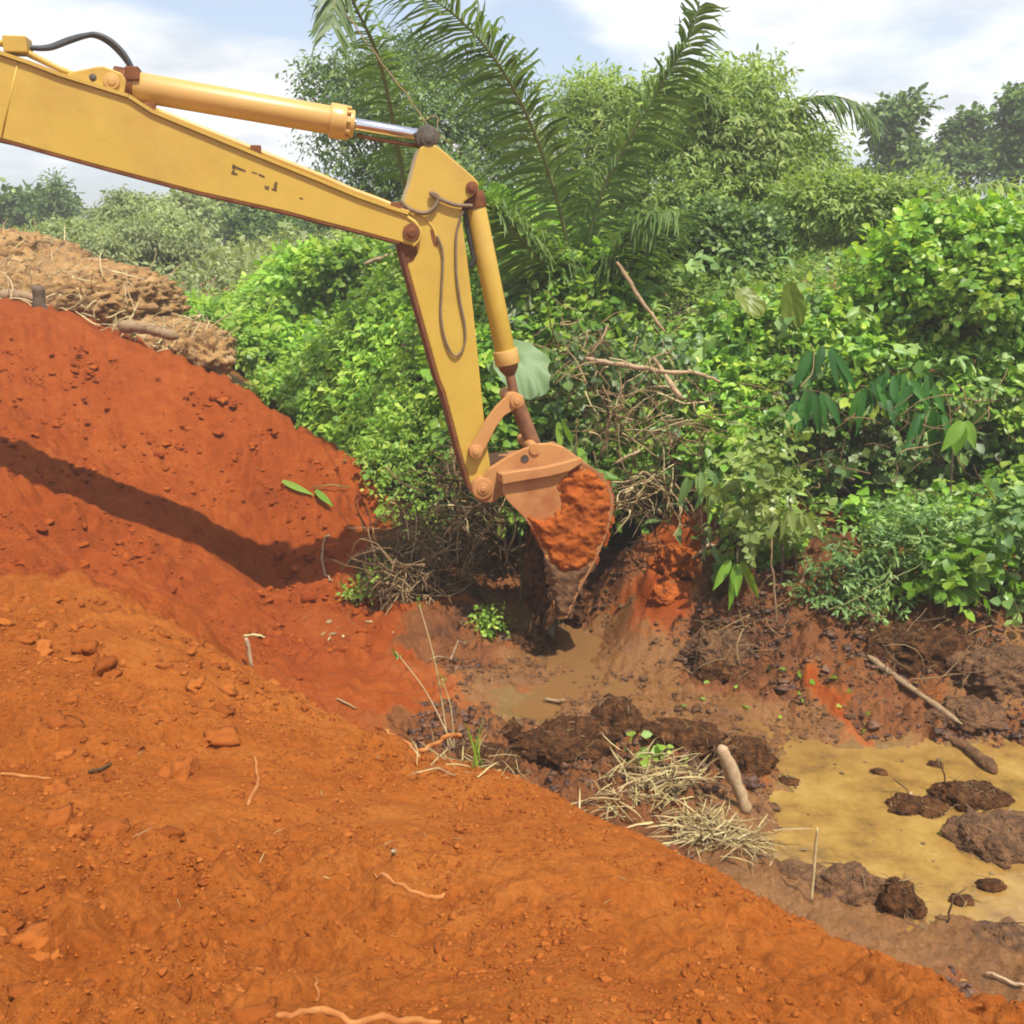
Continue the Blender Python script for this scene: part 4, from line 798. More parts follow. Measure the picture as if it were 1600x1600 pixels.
def leafy(name, label, cat, leaves, mt, base, stem_r=.012, mats=None):
    """leaves: (px, py, Y, tip direction, normal, length, width, notch)"""
    base = np.array(base, float); root = empty(name, tuple(base), label, cat)
    for k, (px, py, Y, td, nr, L, Wd, no) in enumerate(leaves):
        c = P(px, py, Y) if px is not None else np.array(py); V, F = leafblade(c-base, td, nr, L, Wd, no); b = MB(); b.add(V, F); o = b.build('leaf', (mats[k] if mats else mt), None, 0, 0, False); o.parent = root
        e = c-base; b = MB(); b.tube(crom([(0, 0, -.05), e*.5+np.array([0, .03, .1]), e], 5), list(np.linspace(stem_r, stem_r*.5, 11)), 6); st = b.build('stem', M['stem'], None, 0); st.parent = root
    return root
def gpt(x, y): return (x, y, gz(x, y))
q = P(815, 760, 12.6); leafy('giant_leaf_plant', 'plant with one huge round grey-green leaf just behind the bucket cylinder', 'plant', [(808,556,12.3,(.25,-.5,-.75),(.25,-.7,.6),.58,.66,.35)], M['bigleaf'], gpt(q[0], q[1]))
q = P(905, 760, 12.2); leafy('broad_leaved_plant', 'bright green plant with long curled leaves sprouting over the top of the bucket', 'plant',
     [(915,738,11.9,(.9,-.25,-.08),(0,-.5,.85),.44,.15,0),(872,660,12.0,(.1,-.3,-.9),(.4,-.8,.2),.34,.09,0),(893,690,12,(-.35,-.3,.85),(.6,-.7,.1),.30,.08,0),(905,700,12,(.3,-.4,-.8),(.2,-.8,.4),.28,.10,0)], M['bright'], gpt(q[0], q[1]))
q = P(1235, 620, 13.2); leafy('yellow_leaf_plant', 'plant with two big yellowing round leaves high in the creepers', 'plant', [(1236,455,13.1,(.15,-.3,-.9),(-.6,-.7,.3),.46,.30,.3),(1160,462,13.2,(.5,-.4,-.5),(-.2,-.5,.8),.36,.30,.3)], M['yellowleaf'], gpt(q[0], q[1]))
q = P(1300, 640, 13); leafy('yellow_leaf_plant', 'single pale yellow ribbed leaf among creepers at the right', 'plant', [(1495,460,12.9,(.3,-.4,-.6),(-.2,-.7,.5),.36,.3,.3)], M['yellowleaf'], gpt(P(1495,700,13)[0], 13))
def palmate(name, label, spots, mt, base, n=7, L=.5, Wd=.10, spread=1.2, row=.05):
    base = np.array(base, float); root = empty(name, tuple(base), label, 'plant')
    for px, py, Y in spots:
        c = P(px, py, Y)-base; b = MB(); 
        for k in range(n):
            a = (k-(n-1)/2)/(n-1)*spread+random.gauss(0, .15); d = np.array([math.sin(a)*.9+random.gauss(0, .1), -.3+random.gauss(0, .25), -math.cos(a)*.9-.25]); V, F = leafblade(c+np.array([(k-(n-1)/2)*row, random.gauss(0, .04), random.gauss(0, .03)-abs(k-(n-1)/2)*row*.35]), d, np.array([math.sin(a)*.3+random.gauss(0, .35), -.8, .45+random.gauss(0, .2)]), L*random.uniform(.6, 1.2), Wd*random.uniform(.75, 1.2), 0, random.uniform(.02, .3), 10, 4); b.add(V, F, random.uniform(.15, .95))
        o = b.build('leaf_cluster', mt, None, 0, 0, False); o.parent = root
        b = MB(); b.tube(crom([(0, 0, 0), c*.6+np.array([0, .2, .35]), c], 6), list(np.linspace(.012, .005, 13)), 6); st = b.build('stem', M['bark'], None, 0); st.parent = root
for k, (lab, sp) in enumerate((('dark green plant with drooping finger leaves nearest the bucket side', [(1285,545,11.8),(1268,610,11.65)]), ('dark green plant with broad hanging finger leaves over the darkest hollow', [(1362,600,11.7),(1398,580,11.8)]), ('dark green finger leaved plant above the right end of the dark hollow', [(1438,590,11.75),(1455,640,11.6)]))):
    q = P(sp[0][0], 800, 13.3); palmate('finger_leaved_plant', lab, sp, M['deepleaf'], gpt(q[0], q[1]))
q = P(1100, 870, 11.6); palmate('finger_leaved_plant', 'blue-green finger leaved sapling standing at the edge of the red soil', [(1125,760,11.2),(1095,740,11.3),(1160,780,11.1)], M['bluegreen'], gpt(q[0], q[1]), 7, .3, .06)
q = P(1160, 960, 10.9); palmate('finger_leaved_plant', 'limp hanging green leaves dangling over the dark mud bank', [(1152,880,10.5)], M['bright'], gpt(q[0], q[1]), 4, .42, .09)
q = P(1245, 900, 10.8); palmate('finger_leaved_plant', 'pale fan of long leaflets at the front of the leaning shrub', [(1235,800,10.5)], M['paleleaf'], gpt(q[0], q[1]), 7, .3, .075)
q = P(1490, 800, 11.4); palmate('finger_leaved_plant', 'bright forked leaves hanging in front of the dark hollow on the right', [(1505,660,11.2)], M['bright'], gpt(q[0], q[1]), 3, .4, .15)

# ------------------------------------------------------------------ clods, mud, sticks
def clods(name, label, n, poly, rmin, rmax, mt, seed, zone=None, sink=.42):
    rs = np.random.RandomState(seed); xs = [p[0] for p in poly]; ys = [p[1] for p in poly]; m = n*6
    x = rs.uniform(min(xs), max(xs), m); y = rs.uniform(min(ys), max(ys), m); k = inpoly(x, y, poly)
    k &= n2(x, y, .8, seed)+.6*n2(x, y, .22, seed+1)+rs.normal(size=m)*.12 > -.02
    x, y = x[k], y[k]
    if zone:
        Z = zones(x, y); k = sum(Z[:, ZN.index(c)] for c in zone) > .55; x, y = x[k], y[k]
    x, y = x[:n], y[:n]; n = len(x); r = rmin*(1-rs.uniform(size=n)*(1-(rmin/rmax)**1.7))**(-1/1.7); z = hz(x, y, True)
    bm = bmesh.new(); bmesh.ops.create_icosphere(bm, subdivisions=3 if rmax > .08 else 2, radius=1); D = np.array([v.co[:] for v in bm.verts]); F = np.array([[v.index for v in f.verts] for f in bm.faces]); bm.free()
    off = rs.uniform(-40, 40, (n, 3)); q = D[None]+off[:, None]
    s = 1+1.3*n3(q, 1.2, seed)+1.0*n3(q, .55, seed+1)+(.5*n3(q, .25, seed+2) if rmax > .08 else 0); sc = rs.uniform(.65, 1.3, (n, 3)); sc[:, 2] *= .6
    V = D[None]*s[..., None]*(r[:, None]*sc)[:, None]+np.stack([x, y, z+r*(.5-sink)], 1)[:, None]
    F = (F[None]+np.arange(n)[:, None, None]*len(D)).reshape(-1, 3)
    o = mesh_np(name, V.reshape(-1, 3), [F], mt, None, np.repeat(rs.uniform(size=n), len(D))); return tag(o, label, 'clods', kind='stuff')
M['clodO'] = plain('orange_clods', [(.1, (.18, .045, .008)), (.5, (.26, .07, .012)), (.9, (.34, .105, .02))], 11, .97, .8, .012, 0, True)
M['clodR'] = plain('red_clods', [(.1, (.17, .032, .006)), (.5, (.24, .048, .008)), (.9, (.31, .075, .012))], 11, .97, .8, .012, 0, True)
M['clodM'] = plain('mud_clods', [(.1, (.028, .011, .006)), (.5, (.08, .032, .015)), (.9, (.17, .075, .033))], 9, .6, .8, .012, 0, True)
clods('soil_clods', 'loose orange soil clods strewn over the near earth mound', 18000, [(-2.6,1.2),(2.2,1.2),(2.2,3.0),(1.3,4.0),(.3,5.0),(-1.0,5.6),(-3.4,6.0),(-3.6,4)], .0035, .015, M['clodO'], 201)
clods('soil_clods', 'larger orange lumps along the crest of the near earth mound', 420, [(-4.6,5.2),(-1.8,5.2),(-.8,5.2),(-1.4,6.6),(-4.6,7.2)], .012, .05, M['clodO'], 202)
clods('soil_clods', 'big half buried clods in the left and lower parts of the near mound', 70, [(-3.4,2.2),(-.9,2.0),(-.5,2.4),(-1.2,3.6),(-1.6,5.4),(-3.6,5.8)], .035, .10, M['clodO'], 206, None, .55)
clods('soil_clods', 'red soil clods rolled down the far slope', 4000, [(-9,9),(-2,9),(-1.2,11.8),(-2.3,14.2),(-4.5,15.6),(-10,16)], .008, .075, M['clodR'], 203, 'R')
clods('mud_clods', 'dark wet mud lumps covering the pit banks', 9000, [(-.8,6),(.5,5.6),(1.2,5.6),(2.4,4.9),(5,4.6),(7.5,9),(7.5,10.8),(3,11.2),(1.4,13),(-.6,12.4),(-1.0,9.5),(-.8,7.5)], .008, .06, M['clodM'], 204, 'MLB')
clods('mud_clods', 'small wet crumbs splashed on the muddy pit floor', 4200, [(-.8,7),(4.5,6.5),(7,8.8),(4.5,10.4),(2,12.4),(-.6,12)], .008, .045, M['mud2'], 205, 'WM')
def mc(label, px, py, rad, seed, mt='mud', rot=0., dz=.0, roots=16, name='mud_clump', cat='mud clump', group=None):
    g = G(px, py); g[2] = max(g[2], 0)+dz; return lump(label, M[mt], g, rad, seed, name, cat, None, rot, 1.0, roots, group)
mc('dark root-bound mud clump lying in the yellow pool with a pale stick beside it', 1432, 1285, (.22,.14,.07), 301)
mc('largest dark mud clump rising out of the yellow pool near its far right', 1510, 1272, (.30,.17,.13), 302, roots=26)
mc('rounded brown mud clump at the right edge of the pool with roots trailing', 1535, 1345, (.22,.26,.17), 303, 'mud2', roots=26)
mc('brown mud clump at the near shore of the pool behind the upright reed', 1325, 1395, (.24,.18,.14), 304, 'mud2', roots=14)
mc('small spiky dark root clump on the near shore of the pool', 1405, 1420, (.15,.14,.17), 305, roots=30)
mc('dark peak of root matted mud above the straw', 962, 1130, (.22,.2,.24), 306, roots=20)
mc('long dark ridge of root matted mud left of the peak', 880, 1165, (.42,.28,.17), 307, .0 and 'mud' or 'mud', .2, roots=24)
mc('dark ridge of mud between the peak and the wooden stake', 1060, 1160, (.36,.24,.15), 308, roots=20)
mc('dark mud clump standing behind the wooden stake', 1160, 1190, (.24,.18,.17), 309, roots=24)
mc('small dark stump of mud at the left end of the ridge', 800, 1150, (.09,.09,.17), 310, roots=8)
mc('low dark mud heap at the left foot of the ridge', 760, 1185, (.26,.2,.10), 311, roots=10)
mc('churned dark mud heap directly under the bucket teeth', 830, 1010, (.26,.3,.18), 312, roots=20)
mc('big dark overhanging mud lump on the right bank behind the leaning pole', 1440, 1010, (.5,.35,.28), 313, roots=30)
mc('wet shiny mud lump in the middle of the dark bank', 1130, 1015, (.36,.25,.18), 314, 'mud2', roots=26)
mc('dark shaded mud lump below the hanging green leaves', 1120, 1040, (.26,.2,.13), 315, roots=14)
mc('lump of red earth perched behind the bucket at the foot of the plants', 1060, 880, (.34,.25,.18), 316, 'soilcake', roots=6, name='earth_lump', cat='earth lump')
mc('small reddish earth block right of the bucket with a yellow leaf under it', 1040, 925, (.14,.12,.13), 317, 'soilcake', roots=4, name='earth_lump', cat='earth lump')
mc('brown mud bank lump at the right edge above the pool', 1560, 1040, (.5,.35,.22), 318, 'mud2', roots=30)
mc('brown mud lump between the pole and the right edge', 1510, 1110, (.3,.24,.12), 319, 'mud2', roots=16)
mc('muddy brown lump on the near shore at the lower right edge', 1585, 1470, (.22,.16,.08), 320, 'mud2', roots=12)
# the brown heap far up on the left
def heap():
    c = P(90, 452, 19.0); c[2] -= .25; o = lump('brown heap of cleared soil, roots and grass at the top left behind the red slope', M['brownheap'], c, (2.3, 1.1, .75), 330, 'debris_heap', 'heap', None, -.25, .42, 60, None, (150, 80))
    c = P(235, 522, 18.2); c[2] -= .2; lump('lower brown end of the cleared heap with a pale log across it', M['brownheap'], c, (1.5, .8, .5), 331, 'debris_heap', 'heap', None, -.35, .42, 60, None, (130, 70))
    c = P(-40, 425, 20); lump('dry orange-brown mound of soil at the far left edge', M['brownheap'], c, (2.2, 1.2, .75), 332, 'debris_heap', 'heap', None, -.1, .5, 30, None, (130, 70))
    c = P(322, 562, 16.6); lump('shaggy dark root ball at the end of the cleared heap', M['brownheap'], c, (.36, .34, .36), 333, 'root_ball', 'root ball', None, 0, 1.2, 70)
heap()
for o in [o for o in bpy.data.objects if o.name.startswith('debris_heap')]:
    me = o.data; n_ = len(me.vertices); co = np.empty(n_*3); me.vertices.foreach_get('co', co); co = co.reshape(-1, 3); no = np.empty(n_*3); me.vertices.foreach_get('normal', no); no = no.reshape(-1, 3)
    k = RS.choice(n_, 600); k = k[co[k, 2] > -.2]; m_ = len(k); lc = LC(); t = unit(np.cross(no[k], RS.normal(size=(m_, 3))))
    pt = n2(co[k, 0], co[k, 1], .8, 33) > -.1; k, t = k[pt], t[pt]; m_ = len(k)
    lc.add('blade', co[k]+no[k]*.02, t+no[k]*RS.uniform(-.05, .3, (m_, 1)), no[k], RS.uniform(.15, .5, m_), RS.uniform(size=m_)); V, F, r_ = lc.arrays(); g_ = mesh_np('dead_grass', V, F, M['straw'], None, r_); g_.parent = o; g_['kind'] = 'stuff'
M['palereed'] = plain('pale_reed', [(.2, (.36, .27, .11)), (.8, (.58, .48, .26))], 12, .6, 0)
def stick(label, pts, r0, r1, mt='wood', name='stick', cat='stick', lift=.02, wob=.012, n=7, sub=None):
    """pts: pixel points with a lift above the ground, or (px, py, Y) in the air"""
    W_ = []
    for q in pts:
        if len(q) == 2: g = G(*q); g[2] = max(g[2], 0)+lift
        elif q[2] < 0: g = G(q[0], q[1]-q[2]*0); g[2] = g[2]+(-q[2])
        else: g = P(*q)
        W_.append(g)
    c = crom(W_, 5) if len(W_) > 2 else [W_[0]+(W_[1]-W_[0])*t for t in np.linspace(0, 1, 7)]
    c = [p+np.array([random.gauss(0, wob), random.gauss(0, wob), random.gauss(0, wob*.6)])*(0 < i < len(c)-1) for i, p in enumerate(c)]
    if all(len(q) == 2 for q in pts) and name not in ('wooden_pole', 'plank'):
        c = [np.array([p[0], p[1], max(gz(p[0], p[1]), 0)+lift+r0*(-.1 if 'root' in name else .3)]) for p in c]
    b = MB(); rr = [float(x)*random.uniform(.78, 1.2) for x in np.linspace(r0, r1, len(c))]; rr[-1] *= .45; rr[0] *= .6; b.tube([p-c[0] for p in c], rr, n); o = b.build(name, M[mt], None, 0); o.location = tuple(c[0]); tag(o, label, cat); return o
g = G(1160, 1262); 
stick('short pale wooden stake with a rounded top leaning out of the mud beside the straw', [tuple(P(1166,1266,g[1]))] and [(1168,1268),(1146,1215,g[1]-.02),(1126,1166,g[1]-.05)], .05, .062, 'palewood', 'wooden_stake', 'stake', 0, .004, 12)
stick('long grey pole lying on the bank above the right end of the pool', [(1355,1022),(1430,1078),(1502,1142)], .034, .028, 'wood', 'wooden_pole', 'pole', .06, .006, 8)
g = G(1268, 1402); stick('thin straight reed standing upright at the near shore of the pool', [(1268,1404),(1273,1340,g[1]),(1277,1293,g[1]-.02)], .011, .008, 'palereed', 'reed', 'reed', 0, .002, 6)
g = G(1412, 1275); stick('short whitish stick poking out of a dark clump in the pool', [(1410,1276),(1426,1238,g[1]+.1)], .018, .014, 'palewood', 'stick', 'stick', 0, .003)
stick('brown plank end sliding into the pool near the right edge', [(1480,1150),(1510,1185),(1552,1236)], .05, .065, 'mud2', 'plank', 'plank', .03, .004, 6)
stick('thick orange root curling off the near mound towards the grass stems', [(600,1140,5.2),(628,1158,5.08),(655,1172,4.98),(680,1162,5.0),(700,1150,5.02),(722,1150,5.0)], .011, .014, 'root', 'root', 'root', .006, .006)
stick('short forked orange root lying in the middle of the near mound', [(398,1178),(402,1200),(400,1225),(386,1246)], .006, .011, 'root', 'root', 'root', .004, .003)
stick('curved orange root lying on the near mound below the crest', [(585,1362),(620,1380),(655,1388),(695,1384)], .006, .009, 'root', 'root', 'root', .004, .004)
stick('long pale root along the bottom edge of the picture', [(430,1585),(480,1580),(560,1590),(620,1588),(690,1598)], .009, .011, 'root', 'root', 'root', .004, .004)
stick('thin upright root hair sticking from the lower mound', [(494,1555),(496,1530),(490,1500)], .005, .004, 'root', 'root', 'root', .004, .003)
stick('small pale chip standing on the near mound', [(614,1343),(618,1326)], .010, .007, 'palewood', 'stick', 'stick', .02, .002)
stick('long thin root lying across the left side of the near mound', [(0,1198),(40,1205),(80,1214)], .008, .006, 'root', 'root', 'root', .004, .004)
stick('dark twig lying on the left part of the near mound', [(138,1206),(175,1196)], .008, .006, 'twig', 'stick', 'stick', .012, .003)
stick('twig lying on the orange crest right of the soil clods', [(525,1098),(558,1104)], .010, .008, 'twig', 'stick', 'stick', .02, .003)
g = G(393, 1036); stick('pale bent stick standing in the valley of red soil', [(394,1038),(388,1012,g[1]),(384,996,g[1])], .022, .018, 'palewood', 'stick', 'stick', 0, .003)
g = G(388, 996); stick('pale stick lying across the top of the bent stick in the valley', [(380,994,8.6),(400,992,8.6),(414,996,8.6)], .015, .010, 'straw', 'stick', 'stick', .02, .003)
stick('thin pale vine curling down the red slope near its green edge', [(515,842),(506,858),(504,880),(510,900),(520,918)], .016, .012, 'palewood', 'vine', 'vine', .03, .006)
stick('white twig lying at the lower right edge of the mound', [(1540,1520),(1562,1532),(1600,1545)], .009, .012, 'palewood', 'stick', 'stick', .03, .004)
stick('thin stick lying on the mud left of the bucket shadow', [(672,1040),(735,995)], .014, .010, 'wood', 'stick', 'stick', .05, .006)
stick('pale stick lying in the dead brush at the toe of the red slope', [(640,928),(704,914)], .018, .012, 'palewood', 'stick', 'stick', .1, .006)
stick('short stick floating at the edge of the muddy puddle', [(850,1098),(884,1102)], .020, .016, 'wood', 'stick', 'stick', .03, .004)
stick('pale broken branch on the red soil right of the bucket', [(1068,882),(1100,866),(1132,846)], .022, .028, 'palewood', 'branch', 'branch', .08, .008)
stick('long pale branch lying level across the creepers behind the bucket', [(915,560,12.6),(970,570,12.3),(1040,580,12.0),(1100,586,12.1),(1125,598,12.2)], .034, .018, 'palewood', 'branch', 'branch', 0, .01)
stick('straight brown stick leaning high in the creepers', [(964,410,13.4),(1000,466,13.0),(1040,520,12.7)], .026, .022, 'wood', 'branch', 'branch', 0, .006)
stick('short thick broken branch hanging under the level branch', [(1022,560,12.4),(1045,595,11.9),(1064,622,11.8)], .022, .034, 'palewood', 'branch', 'branch', 0, .004)
stick('short pale branch sticking out beside the curled green leaf', [(960,724,11.9),(1000,704,11.8)], .026, .022, 'palewood', 'branch', 'branch', 0, .004)
stick('grey branch rising behind the top of the bucket', [(938,720,12.4),(952,660,12.3),(975,600,12.4)], .022, .014, 'wood', 'branch', 'branch', 0, .012)
stick('thin branch crossing the dark brush right of the bucket cylinder', [(936,640,12.2),(1002,660,12.1)], .016, .012, 'wood', 'branch', 'branch', 0, .008)
stick('thin arching twig over the dark brush behind the bucket', [(1010,678,12.1),(1045,676,12),(1075,700,11.9),(1095,715,11.9)], .012, .008, 'twig', 'branch', 'branch', 0, .008)
stick('forked branch end left of the level branch', [(905,568,12.8),(930,545,12.6),(945,520,12.7),(950,505,12.8)], .02, .012, 'wood', 'branch', 'branch', 0, .008)
stick('pale branch lying on bright bushes below the boom', [(570,412,19.5),(620,396,19.3)], .05, .03, 'palewood', 'branch', 'branch', 0, .02)
stick('pale log lying on the lower end of the cleared heap', [(188,508,16.9),(230,514,16.8),(278,527,16.6)], .10, .075, 'wood', 'log', 'log', 0, .01, 10)
stick('pale weathered log at the far left of the cleared heap', [(-20,462,17.4),(30,462,17.3),(62,468,17.3)], .10, .08, 'wood', 'log', 'log', 0, .012, 10)
stick('dark splintered stump standing on the cleared heap', [(68,510,17),(62,475,17),(60,446,17)], .16, .07, 'bark', 'stump', 'stump', 0, .02, 9)
stick('thin leaning stem at the foot of the leaning pale shrub', [(1215,975),(1208,900,10.4),(1204,815,10.4)], .012, .010, 'wood', 'stem', 'stem', 0, .006)
stick('long dry grass stalk leaning off the right bank', [(1290,955,10.2),(1350,930,10.1),(1440,880,10.1)], .010, .006, 'stem', 'grass_stalk', 'grass stalk', 0, .006)
stick('thin dry liana hanging from the palm frond to the arm head', [(540,20,13.6),(580,75,13.0),(625,135,12.2),(668,196,11.4)], .008, .007, 'twig', 'liana', 'liana', 0, .008, 5)
stick('wiry twig caught on the arm head pin', [(660,190,11.2),(682,182,11.2),(684,208,11.2),(700,222,11.3),(722,240,11.4)], .006, .004, 'straw', 'twig', 'twig', 0, .004, 5)
# tall grass stems on the mound's edge
def tuft(label, px, py, tips, name='grass_tuft', mt='palereed'):
    g = G(px, py); root = empty(name, tuple(g), label, 'grass')
    for k, (tx, ty, bx) in enumerate(tips):
        e = P(tx, ty, g[1]-.1)-g; s = np.array([(px+bx-px)*g[1]/FPX, 0, -.03]); b = MB(); mid = s+(e-s)*.55+np.array([.03*(1 if e[0] < 0 else -1), 0, .05]); b.tube(crom([s, mid, e], 6), list(np.linspace(.009, .004, 13)), 5); o = b.build('stem', M[mt], None, 0); o.parent = root
        lc = LC(); m = 9; a = unit(e-mid); p = e[None]+a[None]*RS.uniform(-.09, .02, (m, 1)); lc.add('lance', p, a[None]*.4+RS.normal(size=(m, 3))*.7, RS.normal(size=(m, 3)), RS.uniform(.03, .07, m), RS.uniform(.3, .9, m)); V, F, r = lc.arrays(); o2 = mesh_np('seed_head', V, F, M['bright'], None, None, True); o2.parent = root
    return root
tuft('tall dry grass stems with green tips standing at the edge of the near mound', 708, 1165, [(652,935,-6),(618,1018,8),(690,1060,2)])
def blades(label, px, py, n, L, sp, mt, seed, name='grass_tuft', flat=.3, kind='blade', cat='grass', tilt=.8, spz=.03):
    rs = np.random.RandomState(seed); g = G(px, py); lc = LC(); p = rs.normal(size=(n, 3))*np.array([sp[0], sp[1], 0]); 
    z = hz(p[:, 0]+g[0], p[:, 1]+g[1], True)-g[2]; p[:, 2] = z+np.abs(rs.normal(size=n))*spz; a = np.stack([rs.normal(size=n)*tilt, rs.normal(size=n)*tilt, rs.uniform(-.15, 1, n)*flat], 1)
    lc.add(kind, p, a, rs.normal(size=(n, 3))*.6+np.array([0, -.4, .8]), L*rs.uniform(.5, 1.3, n), rs.uniform(size=n)); V, F, r = lc.arrays(); o = mesh_np(name, V, F, M[mt], None, r); o.location = tuple(g); return tag(o, label, cat, kind='stuff' if n < 40 and n > 14 or name in ('grass_tuft', 'leaf_scatter', 'wood_chips', 'root_threads') else None)
blades('tuft of short dry grass on the crest of the near mound', 735, 1195, 60, .13, (.20,.10), 'straw', 401, flat=1.0)
blades('single patch of green grass blades at the left end of the mud ridge', 750, 1200, 9, .22, (.03,.03), 'field', 402, flat=2.6, tilt=.22)
for k, (lab, px, py, n, sp, hh) in enumerate((('heap of cut pale straw lying against the mud ridge', 1035, 1222, 380, (.20,.14), .07), ('loose pile of straw between the wooden stake and the near mound', 1130, 1310, 330, (.20,.12), .05), ('thin scatter of straw at the left of the straw heap', 970, 1260, 90, (.18,.10), .03))):
    blades(lab, px, py, n, .26, sp, 'straw', 410+k, 'straw_heap', .35, 'blade', 'straw', .8, hh)
blades('broken straw and twigs scattered right of the bucket', 985, 790, 60, .22, (.14,.12), 'straw', 420, 'straw_heap', .5, 'blade', 'straw', .8, .12)
blades('green leaves mixed into the straw heap', 1015, 1190, 26, .10, (.16,.10), 'field', 421, 'leaf_scatter', .3, 'ovate', 'leaves', .8, .12)
blades('few green leaves lying on the muddy bank below the shrub', 1190, 1060, 14, .10, (.28,.30), 'bright', 422, 'leaf_scatter', .3, 'ovate', 'leaves', .8, .04)
blades('few small yellow leaves lying on the red soil by the pool', 1325, 1090, 8, .07, (.14,.16), 'yellowleaf', 423, 'leaf_scatter', .2, 'round', 'leaves', .8, .03)
blades('pale root threads and chips lying on the near mound', 600, 1280, 26, .06, (.9,.35), 'straw', 424, 'root_threads', .2, 'blade', 'roots', .8, .01)
blades('pale chips scattered at the toe of the red slope', 530, 985, 14, .09, (.22,.18), 'straw', 425, 'wood_chips', .3, 'lance', 'wood chips', .8, .03)
def pods():
    g = G(480, 772); root = empty('fallen_leaf', tuple(g), 'limp bright green leaf lying on the red slope near its green edge', 'leaf')
    for (a, b_, w) in (((442,754),(492,778),.10), ((494,772),(522,798),.09)):
        p, q = G(*a), G(*b_); d = q-p; L = np.linalg.norm(d); V, F = leafblade(p-g+np.array([0, -.03, .05]), d, (0, -.5, .85), L, w, 0, -.02); b = MB(); b.add(V, F); o = b.build('blade', M['bright'], None, 0, 0, False); o.parent = root
    b = MB(); p = G(490, 770)-g; q = G(548, 768)-g; b.tube([p+np.array([0, 0, .06]), (p+q)/2+np.array([0, 0, .1]), q+np.array([0, 0, .06])], .008, 5); o = b.build('stem', M['stem'], None, 0); o.parent = root
pods()
# dead stems torn up along the edge of the plants
def brush(label, n, boxes, seed, r=.007, mt='twig'):
    rs = np.random.RandomState(seed); random.seed(seed); b = MB()
    for k in range(n):
        x0, y0, x1, y1, ya, yb = boxes[rs.randint(len(boxes))]; c = P(rs.uniform(x0, x1), rs.uniform(y0, y1), rs.uniform(ya, yb)); c[2] = max(c[2], float(hz(c[:1], c[1:2])[0])+.02)
        d = unit(rs.normal(size=3)*np.array([1, .6, .8])); L = rs.uniform(.15, .75); bend = rs.normal(size=3)*.5; pts = []
        for j in range(7):
            pts.append(c.copy()); d = unit(d+bend*.25+rs.normal(size=3)*.14-np.array([0, 0, .05])); c = c+d*L/6
        rr = r*rs.uniform(.5, 1.9); b.tube(pts, list(np.linspace(rr, rr*.5, 7)), 5, True, rs.uniform())
    o = b.build('dead_brush', M[mt], None, 0, 0, False); return tag(o, label, 'brush', kind='stuff')
brush('tangle of dead brown stems between the red slope and the bucket', 900, [(570,820,720,930,11.9,12.7),(620,780,800,900,12.0,12.9),(680,700,780,850,12.3,13.0),(590,880,700,940,11.6,12.2)], 501)
brush('tangle of dead brown stems and roots behind the bucket', 300, [(900,520,1060,760,12.0,12.8),(940,600,1110,720,11.7,12.4),(860,480,960,640,12.8,13.6),(960,740,1060,800,11.5,12.2)], 502)
brush('torn roots sticking out of the dark right bank', 150, [(1080,960,1230,1080,10.0,10.7),(1360,960,1590,1100,9.4,10.2)], 503, .004)
brush('thin creeper stems hanging in front of the leaf wall', 160, [(1050,600,1300,900,11.4,12.0),(1300,600,1590,900,11.0,11.8)], 504, .005)

brush('tangle of grey dry grass and stems lying over the cleared heap', 150, [(-20,455,210,520,16.9,18.6),(150,490,330,560,16.6,17.8),(60,420,180,470,17.8,18.8)], 505, .012, 'palereed')
brush('pale dead stems caught in the tangle below the level branch', 70, [(900,560,1080,720,11.8,12.5),(620,760,740,900,11.9,12.5),(960,740,1060,800,11.5,12.1)], 506, .008, 'palereed')

def scum():
    rs = np.random.RandomState(77); lc = LC(); b = MB(); n = 0
    while n < 260:
        g = G(rs.uniform(1190, 1600), rs.uniform(1170, 1460)); 
        if g[2] > .0: continue
        if n2(g[0], g[1], .5, 91) < -.05 and rs.uniform() < .8: continue
        n += 1; lc.add('blade' if n % 8 else 'ovate', [[g[0], g[1], .006]], rs.normal(size=(1, 3))*[1, 1, .05], [[0, 0, 1.]], [rs.uniform(.012, .07)], [rs.uniform(0, .7)])
    V, F, r = lc.arrays(); tag(mesh_np('floating_litter', V, F, M['twig'], None, r), 'bits of twig and leaf floating on the yellow pool', 'litter', kind='stuff')
scum()
stick('dark forked root reaching out of the pool beside the largest clump', [(1440,1290),(1420,1240,7.95),(1395,1215,7.95)], .010, .006, 'twig', 'root', 'root', 0, .01, 5)
stick('thin dark root arching over the pool towards the plank', [(1490,1262),(1478,1225,7.95),(1470,1185,7.95)], .010, .005, 'twig', 'root', 'root', 0, .01, 5)
stick('bent stem rising from the shore near the lower right corner', [(1480,1440),(1490,1405,6.2),(1512,1385,6.2)], .008, .005, 'twig', 'stem', 'stem', 0, .006, 5)
mc('low brown mud spit reaching into the pool from the near shore', 1250, 1370, (.2,.14,.05), 321, 'mud2', roots=8)
mc('small dark mud fleck breaking the surface in the middle of the pool', 1370, 1232, (.07,.05,.03), 322, 'mud', roots=4)
mc('brown muddy shelf at the right edge of the pool behind the rounded clump', 1590, 1320, (.3,.2,.08), 323, 'mud2', roots=10)

